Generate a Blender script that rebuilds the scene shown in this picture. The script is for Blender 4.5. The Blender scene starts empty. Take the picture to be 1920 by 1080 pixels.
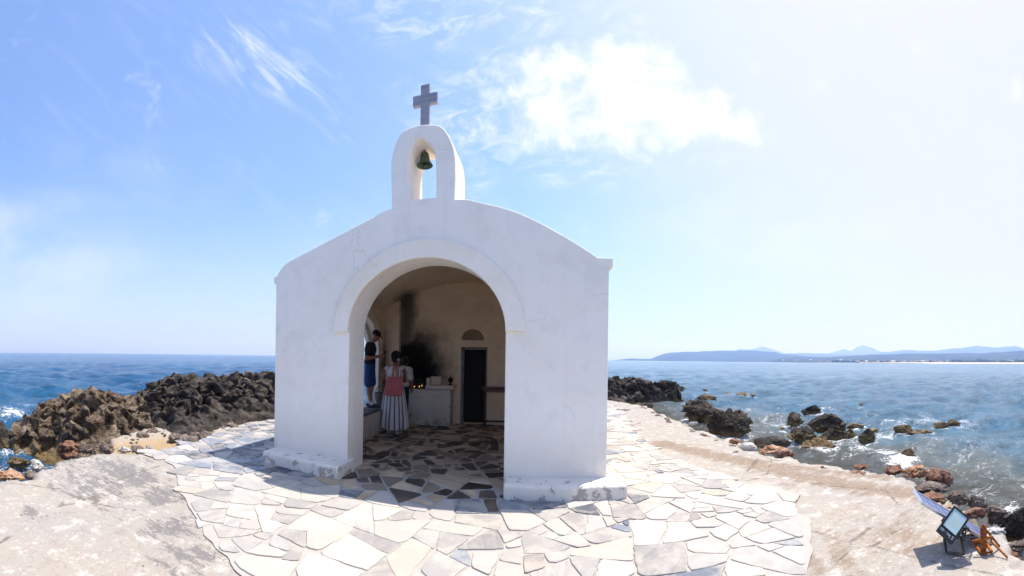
import bpy, bmesh, math, random
import numpy as np
from mathutils import Vector, Matrix, noise as mnoise
R = random.Random(7)
sc = bpy.context.scene
COL = sc.collection
PI = math.pi
# ------------------------------------------------------------------ camera
F = 720.0
CY = 670.3
CZ = 1.55
UP = Vector((-.0142, -.0032, 1)).normalized()
FW = Vector((0, 1, .0032)); FW = (FW - UP * FW.dot(UP)).normalized()
RT = FW.cross(UP).normalized()
cam = bpy.data.cameras.new('camera'); cam.type = 'PANO'
cam.panorama_type = 'CENTRAL_CYLINDRICAL'
cam.central_cylindrical_radius = 1.0
cam.central_cylindrical_range_u_min = -960 / F
cam.central_cylindrical_range_u_max = 960 / F
cam.central_cylindrical_range_v_min = -(1080 - CY) / F
cam.central_cylindrical_range_v_max = CY / F
cam.clip_start = .05; cam.clip_end = 60000
camo = bpy.data.objects.new('camera', cam); COL.objects.link(camo)
m = Matrix((RT, UP, -FW)).transposed().to_4x4(); m.translation = (0, 0, CZ)
camo.matrix_world = m
sc.camera = camo


def ray(px, py):
    t = (px - 960) / F; v = -(py - CY) / F
    return RT * math.sin(t) + FW * math.cos(t) + UP * v


def G(px, py, z=0.0):
    d = ray(px, py); k = (z - CZ) / d.z
    return Vector((d.x * k, d.y * k, z))


def D(px, py, r):
    d = ray(px, py); k = r / math.hypot(d.x, d.y)
    return Vector((d.x * k, d.y * k, CZ + d.z * k))


def AZ(px):
    return (px - 960) / F


# ------------------------------------------------------------------ noise (numpy)
_rs = np.random.RandomState(3)
_perm = _rs.permutation(256); _perm = np.concatenate([_perm, _perm, _perm])
_g = _rs.normal(size=(256, 3)); _g /= np.linalg.norm(_g, axis=1)[:, None]


def perlin(P):
    P = np.asarray(P, float); i = np.floor(P).astype(int); f = P - i; i &= 255
    w = f * f * f * (f * (f * 6 - 15) + 10)
    out = 0
    for dx in (0, 1):
        for dy in (0, 1):
            for dz in (0, 1):
                h = _perm[_perm[_perm[i[:, 0] + dx] + i[:, 1] + dy] + i[:, 2] + dz]
                g = _g[h]
                d = g[:, 0] * (f[:, 0] - dx) + g[:, 1] * (f[:, 1] - dy) + g[:, 2] * (f[:, 2] - dz)
                wx = w[:, 0] if dx else 1 - w[:, 0]; wy = w[:, 1] if dy else 1 - w[:, 1]; wz = w[:, 2] if dz else 1 - w[:, 2]
                out = out + d * wx * wy * wz
    return out * 1.6


def fbm(P, o=4, l=2.03, g=.5):
    s = 0; a = 1.0; P = np.array(P, float)
    for k in range(o):
        s = s + a * perlin(P + 17.3 * k); P = P * l; a *= g
    return s


def ridged(P, o=4, l=2.1, g=.5):
    s = 0; a = 1.0; P = np.array(P, float)
    for k in range(o):
        s = s + a * (1 - 2 * np.abs(perlin(P + 31.7 * k))); P = P * l; a *= g
    return s / 2


def sstep(a, b, x):
    t = np.clip((x - a) / (b - a), 0, 1); return t * t * (3 - 2 * t)


# ------------------------------------------------------------------ object helpers
def link(o, parent=None):
    COL.objects.link(o)
    if parent is not None: o.parent = parent
    return o


def np_mesh(name, V, Fq, mat, smooth=True, attrs=None, loc=(0, 0, 0), parent=None):
    V = np.asarray(V, np.float32); Fq = np.asarray(Fq, np.int32)
    me = bpy.data.meshes.new(name)
    n = Fq.shape[1]
    me.vertices.add(len(V)); me.vertices.foreach_set('co', (V - np.array(loc, np.float32)).ravel())
    me.loops.add(Fq.size); me.loops.foreach_set('vertex_index', Fq.ravel())
    me.polygons.add(len(Fq)); me.polygons.foreach_set('loop_start', np.arange(0, Fq.size, n, dtype=np.int32))
    me.update(calc_edges=True)
    if smooth: me.polygons.foreach_set('use_smooth', np.ones(len(Fq), bool))
    for k, a in (attrs or {}).items():
        at = me.attributes.new(k, 'FLOAT', 'POINT'); at.data.foreach_set('value', np.asarray(a, np.float32))
    me.materials.append(mat)
    o = bpy.data.objects.new(name, me); o.location = loc
    return link(o, parent)


def grid_faces(nr, nc):
    a = np.arange(nr * nc).reshape(nr, nc)
    return np.stack([a[:-1, :-1], a[:-1, 1:], a[1:, 1:], a[1:, :-1]], -1).reshape(-1, 4)


def mk(name, V, Fs, mat, parent=None, smooth=False, bevel=0, loc=None, seg=2):
    me = bpy.data.meshes.new(name)
    V = [Vector(v) for v in V]
    if loc is not None: V = [v - Vector(loc) for v in V]
    me.from_pydata([tuple(v) for v in V], [], Fs); me.update()
    bm = bmesh.new(); bm.from_mesh(me); bmesh.ops.recalc_face_normals(bm, faces=bm.faces[:]); bm.to_mesh(me); bm.free()
    if smooth:
        for p in me.polygons: p.use_smooth = True
    me.materials.append(mat)
    o = bpy.data.objects.new(name, me)
    if loc is not None: o.location = loc
    if bevel:
        b = o.modifiers.new('bevel', 'BEVEL'); b.width = bevel; b.segments = seg; b.limit_method = 'ANGLE'; b.angle_limit = math.radians(40)
    return link(o, parent)


class MB:
    def __init__(s): s.V = []; s.F = []

    def add(s, V, Fs):
        n = len(s.V); s.V += [Vector(v) for v in V]; s.F += [tuple(i + n for i in f) for f in Fs]; return s

    def box(s, c, size, rot=None):
        c = Vector(c); h = Vector(size) / 2; rot = rot or Matrix.Identity(3)
        V = [c + rot @ Vector((x * h.x, y * h.y, z * h.z)) for x in (-1, 1) for y in (-1, 1) for z in (-1, 1)]
        return s.add(V, [(0, 1, 3, 2), (4, 6, 7, 5), (0, 4, 5, 1), (2, 3, 7, 6), (0, 2, 6, 4), (1, 5, 7, 3)])

    def bar(s, a, b, w, h=None, upv=(0, 0, 1)):
        a = Vector(a); b = Vector(b); d = (b - a).normalized(); u = Vector(upv)
        if abs(d.dot(u)) > .95: u = Vector((1, 0, 0))
        x = d.cross(u).normalized(); y = x.cross(d).normalized()
        return s.box((a + b) / 2, (w, (b - a).length, h or w), Matrix((x, d, y)).transposed())

    def tube(s, pts, rad, n=10, cap=True, flat=None):
        pts = [Vector(p) for p in pts]
        if not hasattr(rad, '__len__'): rad = [rad] * len(pts)
        V = []; Fs = []; prev = None
        for i, p in enumerate(pts):
            d = (pts[min(i + 1, len(pts) - 1)] - pts[max(i - 1, 0)]).normalized()
            if prev is None:
                u = Vector((0, 0, 1)) if abs(d.z) < .9 else Vector((1, 0, 0)); x = d.cross(u).normalized()
            else:
                x = (prev - d * prev.dot(d)).normalized()
            prev = x; y = d.cross(x)
            for k in range(n):
                a = 2 * PI * k / n; V.append(p + x * math.cos(a) * rad[i] + y * math.sin(a) * rad[i])
        for i in range(len(pts) - 1):
            for k in range(n):
                a = i * n + k; b = i * n + (k + 1) % n; Fs.append((a, b, b + n, a + n))
        if cap: Fs.append(tuple(range(n))[::-1]); Fs.append(tuple((len(pts) - 1) * n + k for k in range(n)))
        return s.add(V, Fs)

    def capsule(s, a, b, ra, rb, n=14):
        a = Vector(a); b = Vector(b); d = (b - a); L = d.length; d = d / L if L > 1e-6 else Vector((0, 0, 1))
        pts = []; rad = []
        for t in (-80, -60, -40, -20, 0): pts.append(a + d * ra * math.sin(math.radians(t))); rad.append(ra * math.cos(math.radians(t)))
        for t in (0, 20, 40, 60, 80): pts.append(b + d * rb * math.sin(math.radians(t))); rad.append(rb * math.cos(math.radians(t)))
        # straight frame: build directly to keep rings perpendicular
        u = Vector((0, 0, 1)) if abs(d.z) < .9 else Vector((1, 0, 0)); x = d.cross(u).normalized(); y = d.cross(x)
        V = []; Fs = []
        for p, r in zip(pts, rad):
            for k in range(n):
                q = 2 * PI * k / n; V.append(p + x * math.cos(q) * r + y * math.sin(q) * r)
        for i in range(len(pts) - 1):
            for k in range(n):
                A = i * n + k; B = i * n + (k + 1) % n; Fs.append((A, B, B + n, A + n))
        Fs.append(tuple(range(n))[::-1]); Fs.append(tuple((len(pts) - 1) * n + k for k in range(n)))
        return s.add(V, Fs)

    def chain(s, pts, rad):
        for i in range(len(pts) - 1): s.capsule(pts[i], pts[i + 1], rad[i], rad[i + 1])
        return s

    def ell(s, c, r, rot=None, nu=20, nv=12):
        c = Vector(c); V = []; Fs = []; rot = rot or Matrix.Identity(3)
        for j in range(nv + 1):
            t = PI * (j + .02) / (nv + .04)
            for k in range(nu):
                a = 2 * PI * k / nu
                V.append(c + rot @ Vector((r[0] * math.sin(t) * math.cos(a), r[1] * math.sin(t) * math.sin(a), r[2] * math.cos(t))))
        for j in range(nv):
            for k in range(nu):
                A = j * nu + k; B = j * nu + (k + 1) % nu; Fs.append((A, A + nu, B + nu, B))
        Fs.append(tuple(range(nu))); Fs.append(tuple(nv * nu + k for k in range(nu))[::-1])
        return s.add(V, Fs)

    def lathe(s, prof, c=(0, 0, 0), n=24, sx=1, sy=1, rot=None):
        c = Vector(c); V = []; Fs = []; rot = rot or Matrix.Identity(3)
        for r, z in prof:
            for k in range(n):
                a = 2 * PI * k / n; V.append(c + rot @ Vector((r * math.cos(a) * sx, r * math.sin(a) * sy, z)))
        for i in range(len(prof) - 1):
            for k in range(n):
                A = i * n + k; B = i * n + (k + 1) % n; Fs.append((A, B, B + n, A + n))
        return s.add(V, Fs)

    def build(s, name, mat, parent=None, smooth=False, bevel=0, loc=None, seg=2):
        return mk(name, s.V, s.F, mat, parent, smooth, bevel, loc, seg)

    def remesh(s, name, mat, parent=None, vox=.008, sm=4, loc=None):
        o = s.build(name, mat, None, True)
        md = o.modifiers.new('r', 'REMESH'); md.mode = 'VOXEL'; md.voxel_size = vox
        if sm:
            q = o.modifiers.new('s', 'SMOOTH'); q.factor = .5; q.iterations = sm
        dg = bpy.context.evaluated_depsgraph_get(); dg.update()
        me = bpy.data.meshes.new_from_object(o.evaluated_get(dg)); me.name = name
        for p in me.polygons: p.use_smooth = True
        if not me.materials: me.materials.append(mat)
        bpy.data.objects.remove(o)
        o2 = bpy.data.objects.new(name, me)
        if loc is not None: me.transform(Matrix.Translation(-Vector(loc))); o2.location = loc
        return link(o2, parent)


def extrude_outline(name, outer, holes, depth, bevel, mapf, mat, parent=None, smooth=True):
    """filled 2-D outline (with holes) extruded and rounded; mapf(a, b, d) -> world"""
    cu = bpy.data.curves.new(name, 'CURVE'); cu.dimensions = '2D'; cu.fill_mode = 'BOTH'
    cu.extrude = max(depth / 2 - bevel, .0005); cu.bevel_depth = bevel; cu.bevel_resolution = 2; cu.offset = -bevel
    for pl in [outer] + list(holes):
        q_ = [pl[0]]
        for p_ in pl[1:]:
            if math.hypot(p_[0] - q_[-1][0], p_[1] - q_[-1][1]) > .004: q_.append(p_)
        if math.hypot(q_[0][0] - q_[-1][0], q_[0][1] - q_[-1][1]) < .004: q_.pop()
        pl = q_
        sp = cu.splines.new('POLY'); sp.points.add(len(pl) - 1); sp.use_cyclic_u = True
        for i, (a, b) in enumerate(pl): sp.points[i].co = (a, b, 0, 1)
    o = bpy.data.objects.new(name, cu); COL.objects.link(o)
    dg = bpy.context.evaluated_depsgraph_get(); dg.update()
    me = bpy.data.meshes.new_from_object(o.evaluated_get(dg)); bpy.data.objects.remove(o)
    bm = bmesh.new(); bm.from_mesh(me)
    for v in bm.verts: v.co = mapf(v.co.x, v.co.y, v.co.z + depth / 2)
    bmesh.ops.remove_doubles(bm, verts=bm.verts[:], dist=1e-4)
    bmesh.ops.recalc_face_normals(bm, faces=bm.faces[:])
    bm.to_mesh(me); bm.free(); me.name = name
    me.materials.clear(); me.materials.append(mat)
    for p in me.polygons: p.use_smooth = False
    return link(bpy.data.objects.new(name, me), parent)


def thing(name, label, cat, loc=(0, 0, 0), group=None, rotz=0):
    o = bpy.data.objects.new(name, None); o.location = loc; o.rotation_euler = (0, 0, rotz); o.empty_display_size = .2
    COL.objects.link(o); return tag(o, label, cat, group)


def tag(o, label, cat, group=None):
    o['label'] = label; o['category'] = cat
    if group: o['group'] = group
    return o


def kind(o, k='structure', label=None):
    o['kind'] = k
    if label: o['label'] = label
    return o


def reparent(o, p):
    """parent keeping world placement (p has only location / z rotation)"""
    mw = Matrix.Translation(p.location) @ p.rotation_euler.to_matrix().to_4x4()
    o.parent = p; o.matrix_parent_inverse = mw.inverted(); return o


# ------------------------------------------------------------------ materials
class NT:
    def __init__(s, name, disp=False):
        s.m = bpy.data.materials.new(name); s.m.use_nodes = True; s.t = s.m.node_tree; s.t.nodes.clear()
        s.out = s.t.nodes.new('ShaderNodeOutputMaterial')

    def n(s, typ, **kw):
        nd = s.t.nodes.new(typ)
        for k, v in kw.items(): setattr(nd, k, v)
        return nd

    def l(s, a, b): s.t.links.new(a, b)

    def pos(s): return s.n('ShaderNodeNewGeometry').outputs['Position']

    def objc(s): return s.n('ShaderNodeTexCoord').outputs['Object']

    def mapping(s, v, scale=(1, 1, 1), loc=(0, 0, 0), rot=(0, 0, 0)):
        q = s.n('ShaderNodeMapping'); q.inputs['Scale'].default_value = scale; q.inputs['Location'].default_value = loc
        q.inputs['Rotation'].default_value = rot; s.l(v, q.inputs['Vector']); return q.outputs[0]

    def noise(s, v, scale, detail=5, rough=.6, dist=0):
        q = s.n('ShaderNodeTexNoise'); q.inputs['Scale'].default_value = scale; q.inputs['Detail'].default_value = detail
        q.inputs['Roughness'].default_value = rough; q.inputs['Distortion'].default_value = dist
        if v is not None: s.l(v, q.inputs['Vector'])
        return q.outputs['Fac']

    def vor(s, v, scale, feat='F1', rnd=1, out='Distance'):
        q = s.n('ShaderNodeTexVoronoi', feature=feat); q.inputs['Scale'].default_value = scale; q.inputs['Randomness'].default_value = rnd
        s.l(v, q.inputs['Vector']); return q.outputs[out]

    def val(s, inp, x):
        if hasattr(x, 'is_linked') or isinstance(x, bpy.types.NodeSocket): s.l(x, inp)
        else:
            try: inp.default_value = x
            except Exception: inp.default_value = (*x, 1)

    def math(s, op, a, b=0.0, c=None, clamp=False):
        q = s.n('ShaderNodeMath', operation=op, use_clamp=clamp); s.val(q.inputs[0], a); s.val(q.inputs[1], b)
        if c is not None: s.val(q.inputs[2], c)
        return q.outputs[0]

    def rng(s, x, a, b, c=0.0, d=1.0):
        q = s.n('ShaderNodeMapRange', interpolation_type='SMOOTHSTEP'); s.l(x, q.inputs[0])
        for i, v in enumerate((a, b, c, d)): q.inputs[i + 1].default_value = v
        return q.outputs[0]

    def mix(s, f, a, b, blend='MIX'):
        q = s.n('ShaderNodeMix', data_type='RGBA', blend_type=blend)
        s.val(q.inputs[0], f); s.val(q.inputs[6], a if not isinstance(a, tuple) else (*a, 1)); s.val(q.inputs[7], b if not isinstance(b, tuple) else (*b, 1))
        return q.outputs[2]

    def ramp(s, f, stops):
        q = s.n('ShaderNodeValToRGB'); r = q.color_ramp
        while len(r.elements) < len(stops): r.elements.new(.5)
        for e, (p, c) in zip(r.elements, stops): e.position = p; e.color = (*c, 1)
        s.l(f, q.inputs[0]); return q.outputs[0]

    def attr(s, name, out='Fac'):
        q = s.n('ShaderNodeAttribute', attribute_name=name); return q.outputs[out]

    def bump(s, h, strength=.5, dist=.02, nrm=None):
        q = s.n('ShaderNodeBump'); q.inputs['Strength'].default_value = strength; q.inputs['Distance'].default_value = dist
        s.l(h, q.inputs['Height'])
        if nrm is not None: s.l(nrm, q.inputs['Normal'])
        return q.outputs[0]

    def bsdf(s, col, rough=.7, metal=0, spec=.5, nrm=None, **kw):
        q = s.n('ShaderNodeBsdfPrincipled'); s.val(q.inputs['Base Color'], (*col, 1) if isinstance(col, tuple) else col)
        s.val(q.inputs['Roughness'], rough); q.inputs['Metallic'].default_value = metal; q.inputs['Specular IOR Level'].default_value = spec
        for k, v in kw.items(): s.val(q.inputs[k], v)
        if nrm is not None: s.l(nrm, q.inputs['Normal'])
        return q.outputs[0]

    def done(s, sh): s.l(sh, s.out.inputs['Surface']); return s.m


def simple(name, c1, c2=None, scale=8, rough=.6, metal=0, bump=.2, bscale=40, bdist=.003, spec=.5):
    t = NT(name); p = t.objc()
    c2 = c2 or tuple(x * .75 for x in c1)
    f = t.noise(p, scale, 6, .6)
    col = t.mix(t.rng(f, .35, .65), c2, c1)
    nr = t.bump(t.noise(p, bscale, 5), bump, bdist) if bump else None
    return t.done(t.bsdf(col, rough, metal, spec, nr))


def plaster(name, base, warm, dirt_z=None, chips=0):
    t = NT(name); p = t.pos()
    big = t.noise(p, .9, 5, .55); mid = t.noise(p, 4, 6, .6)
    col = t.mix(t.rng(big, .38, .68), base, warm)
    col = t.mix(t.math('MULTIPLY', t.rng(mid, .5, .72), .30), col, tuple(x * .78 for x in base))
    # rain streaks: thin, tall noise
    st = t.noise(t.mapping(p, (9, 9, .5)), 1, 4, .6)
    col = t.mix(t.math('MULTIPLY', t.rng(st, .54, .76), .15), col, (base[0] * .72, base[1] * .70, base[2] * .66))
    sep = t.n('ShaderNodeSeparateXYZ'); t.l(p, sep.inputs[0]); z = sep.outputs[2]
    if dirt_z is not None:
        d = t.math('ADD', z, t.math('MULTIPLY', t.math('SUBTRACT', mid, .5), .35))
        low = t.math('SUBTRACT', 1, t.rng(d, 0, dirt_z))
        col = t.mix(t.math('MULTIPLY', low, .4), col, (.50, .43, .35))
    if chips:
        ch = t.noise(p, 7, 7, .68, .3)
        zz = t.math('MULTIPLY', t.math('SUBTRACT', 1, t.rng(z, .02, .22)), .10)
        cm = t.rng(t.math('ADD', ch, zz), .60, .63)
        col = t.mix(t.math('MULTIPLY', cm, .85), col, (.36, .31, .27))
    wv = t.n('ShaderNodeVectorMath', operation='ADD'); nv = t.n('ShaderNodeTexNoise'); nv.inputs['Scale'].default_value = 3.5; nv.inputs['Detail'].default_value = 6; t.l(p, nv.inputs['Vector'])
    sc3 = t.n('ShaderNodeVectorMath', operation='SCALE'); t.l(nv.outputs['Color'], sc3.inputs[0]); sc3.inputs['Scale'].default_value = .35; t.l(p, wv.inputs[0]); t.l(sc3.outputs[0], wv.inputs[1])
    ck = t.vor(wv.outputs[0], .75, 'DISTANCE_TO_EDGE'); ckm = t.math('MULTIPLY', t.math('SUBTRACT', 1, t.rng(ck, .0, .006)), t.rng(t.noise(p, 1.3, 3), .52, .60))
    col = t.mix(t.math('MULTIPLY', ckm, .3), col, (.42, .39, .35))
    bl = t.noise(p, 2.4, 7, .62, .4); col = t.mix(t.math('MULTIPLY', t.rng(bl, .55, .66), .22), col, (.74, .68, .58))
    h = t.math('ADD', t.math('MULTIPLY', t.noise(p, 2.2, 3, .5), 2.4), t.math('ADD', t.math('MULTIPLY', t.noise(t.mapping(p, (1, 1, .6), rot=(0, .5, 0)), 11, 5, .6), .6), t.math('MULTIPLY', t.noise(p, 90, 3), .06)))
    if chips: h = t.math('SUBTRACT', h, t.math('MULTIPLY', cm, .25))
    return t.done(t.bsdf(col, .85, 0, .25, t.bump(h, .55, .03)))


M = {}
M['white'] = plaster('white_plaster', (.90, .855, .79), (.87, .82, .745), .9)
M['plinth'] = plaster('plinth_plaster', (.86, .83, .76), (.78, .74, .67), .5, 1)
M['band'] = plaster('cream_plaster', (.88, .83, .75), (.85, .77, .64), None)


def interior(name, soot=True, base=(.88, .74, .56), warm=(.80, .64, .46)):
    t = NT(name); p = t.pos()
    big = t.noise(p, 1.1, 6, .6); mid = t.noise(p, 5, 6, .65)
    col = t.mix(t.rng(big, .35, .7), base, warm)
    col = t.mix(t.math('MULTIPLY', t.rng(mid, .45, .75), .3), col, tuple(x * .6 for x in warm))
    if soot:
        sep = t.n('ShaderNodeSeparateXYZ'); t.l(p, sep.inputs[0]); x, y, z = sep.outputs
        n1 = t.math('MULTIPLY', t.math('SUBTRACT', t.noise(p, 2.3, 8, .68), .5), 1.0)
        # plume of soot above the fire: core and a column rising beside the pier
        dx = t.math('DIVIDE', t.math('SUBTRACT', x, -2.35), .85); dz = t.math('DIVIDE', t.math('SUBTRACT', z, 1.35), 1.0)
        dy = t.math('DIVIDE', t.math('SUBTRACT', y, 8.95), .9)
        r = t.math('SQRT', t.math('ADD', t.math('ADD', t.math('MULTIPLY', dx, dx), t.math('MULTIPLY', dz, dz)), t.math('MULTIPLY', dy, dy)))
        core = t.math('SUBTRACT', 1, t.rng(t.math('ADD', r, n1), .40, 1.45))
        ex = t.math('DIVIDE', t.math('SUBTRACT', x, -2.52), .40)
        er = t.math('SQRT', t.math('ADD', t.math('MULTIPLY', ex, ex), t.math('MULTIPLY', dy, dy)))
        colm = t.math('SUBTRACT', 1, t.rng(t.math('ADD', er, t.math('MULTIPLY', n1, .7)), .10, 1.05))
        msk = t.math('MAXIMUM', core, t.math('MULTIPLY', colm, .85))
        col = t.mix(msk, col, (.006, .005, .004))
    h = t.math('ADD', t.math('MULTIPLY', t.noise(p, 3, 4), 1.2), t.math('MULTIPLY', t.noise(p, 22, 4), .2))
    return t.done(t.bsdf(col, .9, 0, .15, t.bump(h, .5, .03)))


M['int'] = interior('smoked_plaster')
M['vault'] = interior('smoked_vault_plaster', True, (.82, .67, .50), (.70, .55, .39))
M['int_clean'] = interior('grimy_cream_plaster', False, (.80, .68, .52), (.70, .56, .41))
M['jamb'] = interior('window_plaster', False, (.72, .70, .66), (.66, .62, .56))
M['hearth'] = plaster('hearth_plaster', (.74, .70, .64), (.66, .60, .53), .6, 1)
M['black'] = simple('soot_and_shade_black', (.008, .007, .006), (.004, .004, .004), 5, .8)  # soot for the fire box, painted darkness for the doorway panel
M['doorgrey'] = simple('grey_door_frame', (.22, .22, .235), (.14, .14, .15), 6, .7)
M['wood'] = simple('dark_red_wood', (.13, .045, .022), (.06, .02, .012), 9, .45, bump=.3)


def marble():
    t = NT('grey_marble'); p = t.pos()
    w = t.noise(t.mapping(p, (3, 3, 28)), 1, 6, .6, .6)
    col = t.ramp(w, [(.3, (.20, .205, .25)), (.5, (.27, .28, .33)), (.7, (.38, .385, .44))])
    return t.done(t.bsdf(col, .4, 0, .5, t.bump(t.noise(p, 60, 3), .1, .002)))


M['marble'] = marble()


def bronze():
    t = NT('green_bronze'); p = t.pos()
    f = t.noise(p, 22, 6, .65)
    col = t.ramp(f, [(.3, (.035, .05, .03)), (.5, (.07, .11, .065)), (.72, (.13, .19, .12))])
    return t.done(t.bsdf(col, .5, .45, .5, t.bump(f, .3, .003)))


M['bronze'] = bronze()
M['brass'] = simple('worn_brass', (.35, .2, .07), (.18, .10, .04), 30, .5, .6)


def rock(name, dark, mid, light, tan=(.27, .18, .07), zt=(-.46, -.22), lf=.55, bs=1.0):
    t = NT(name); p = t.pos()
    pr = t.mapping(p, (1.0, 1.0, 2.2), rot=(.5, .35, .4))
    a = t.noise(pr, 1.3 * bs, 8, .62, .4); b = t.noise(pr, 7 * bs, 8, .7, .5); c = t.noise(p, 34 * bs, 5, .7)
    f = t.math('ADD', t.math('MULTIPLY', a, .5), t.math('MULTIPLY', b, .5))
    col = t.ramp(f, [(.36, dark), (.48, mid), (lf, tuple((x + y) / 2 for x, y in zip(mid, light))), (lf + .13, light)])
    col = t.mix(t.rng(c, .5, .72, 0, .55), col, tuple(min(1, x * 1.9) for x in mid))
    col = t.mix(t.rng(c, .30, .42, .6, 0), col, tuple(x * .4 for x in dark))
    sep = t.n('ShaderNodeSeparateXYZ'); t.l(p, sep.inputs[0])
    z = t.math('ADD', sep.outputs[2], t.math('MULTIPLY', t.math('SUBTRACT', b, .5), .5))
    wet = t.rng(z, zt[0], zt[1], 1, 0)
    col = t.mix(t.math('MULTIPLY', wet, .8), col, t.mix(c, tuple(x * .5 for x in tan), tuple(x * 1.4 for x in tan)))
    cr = t.vor(t.mapping(pr, (1, 1, 1)), 3.2 * bs, 'DISTANCE_TO_EDGE')
    crk = t.rng(cr, 0, .07)
    h = t.math('ADD', t.math('ADD', t.math('MULTIPLY', b, 1.0), t.math('MULTIPLY', c, .28)), t.math('MULTIPLY', crk, .12))
    rg = t.math('SUBTRACT', .95, t.math('MULTIPLY', wet, .45))
    return t.done(t.bsdf(col, rg, 0, .3, t.bump(h, 1.0, .11 / bs)))


M['rock_brown'] = rock('brown_rock', (.022, .017, .013), (.125, .09, .062), (.44, .36, .275))
M['rock_black'] = rock('black_rock', (.010, .009, .009), (.055, .046, .040), (.24, .205, .175), lf=.57)
M['rock_wet'] = rock('wet_rock', (.009, .008, .007), (.045, .037, .031), (.24, .195, .145), tan=(.30, .21, .09), zt=(-.40, -.22), lf=.6, bs=1.7)
M['rock_tan'] = rock('tan_rock', (.05, .035, .02), (.18, .12, .065), (.38, .28, .17), tan=(.30, .2, .09), bs=1.8)
M['stone_orange'] = rock('orange_stone', (.22, .10, .055), (.48, .24, .12), (.68, .55, .45), tan=(.3, .15, .07), zt=(-.9, -.5), lf=.54, bs=2)
M['stone_red'] = rock('red_brown_stone', (.08, .04, .03), (.24, .115, .075), (.45, .32, .24), tan=(.2, .12, .06), zt=(-.9, -.3), lf=.56, bs=2)
M['stone_white'] = rock('white_stone', (.35, .27, .21), (.62, .58, .54), (.75, .73, .72), tan=(.4, .25, .12), zt=(-.9, -.6), lf=.5, bs=2)
M['stone_grey'] = rock('grey_brown_stone', (.06, .045, .038), (.19, .145, .12), (.42, .36, .32), tan=(.2, .14, .08), zt=(-.9, -.4), lf=.56, bs=2)


def ground_mat():
    t = NT('weathered_concrete'); p = t.pos()
    n1 = t.noise(p, 1.2, 7, .65); n2 = t.noise(p, 5.5, 8, .72); n3 = t.noise(p, 40, 5, .7); n4 = t.noise(p, 150, 3, .6)
    base = t.mix(t.rng(n1, .4, .62), (.335, .31, .28), (.36, .318, .275))
    base = t.mix(t.rng(n2, .53, .66, 0, .75), base, (.58, .54, .50)); base = t.mix(t.rng(n2, .32, .46, .6, 0), base, (.29, .24, .205))
    # grey weathering patches (shape from a hand-placed mask, edge from noise)
    ns = t.noise(t.mapping(p, (1.0, 2.6, 1)), 3.2, 10, .84)
    g = t.math('ADD', t.attr('grey'), t.math('MULTIPLY', t.math('SUBTRACT', ns, .5), 3.6))
    gm = t.rng(g, .50, .56)
    base = t.mix(t.math('MULTIPLY', gm, .92), base, t.mix(n3, (.13, .12, .118), (.23, .215, .21)))
    b = t.math('ADD', t.attr('brown'), t.math('MULTIPLY', t.math('SUBTRACT', ns, .5), 2.4))
    bm_ = t.rng(b, .40, .75)
    base = t.mix(t.math('MULTIPLY', bm_, .85), base, t.mix(n2, (.16, .115, .08), (.30, .225, .165)))
    base = t.mix(t.attr('sand'), base, t.mix(n3, (.27, .18, .09), (.44, .32, .18)))
    base = t.mix(t.attr('wet'), base, t.mix(n2, (.13, .095, .06), (.38, .28, .17)))
    base = t.mix(t.rng(n3, .56, .68, 0, .6), base, (.22, .18, .155))
    base = t.mix(t.rng(n4, .62, .72, 0, .3), base, (.16, .14, .12))
    cr = t.vor(t.mapping(p, (1, 1, 1), loc=(3, 1, 0)), .55, 'DISTANCE_TO_EDGE')
    crm = t.math('MULTIPLY', t.math('SUBTRACT', 1, t.rng(t.math('ADD', cr, t.math('MULTIPLY', t.math('SUBTRACT', n2, .5), .06)), .0, .010)), t.rng(n1, .45, .55))
    base = t.mix(t.math('MULTIPLY', crm, .7), base, (.10, .085, .07))
    base = t.mix(t.rng(t.noise(p, 17, 7, .75), .56, .64, 0, .55), base, (.52, .49, .46)); base = t.mix(t.rng(t.noise(t.mapping(p, loc=(5, 3, 0)), 21, 7, .75), .56, .63, 0, .5), base, (.23, .20, .175))
    h = t.math('ADD', t.math('MULTIPLY', n2, .8), t.math('ADD', t.math('MULTIPLY', n3, .3), t.math('MULTIPLY', n4, .08)))
    return t.done(t.bsdf(base, .92, 0, .2, t.bump(h, .55, .02)))


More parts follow.
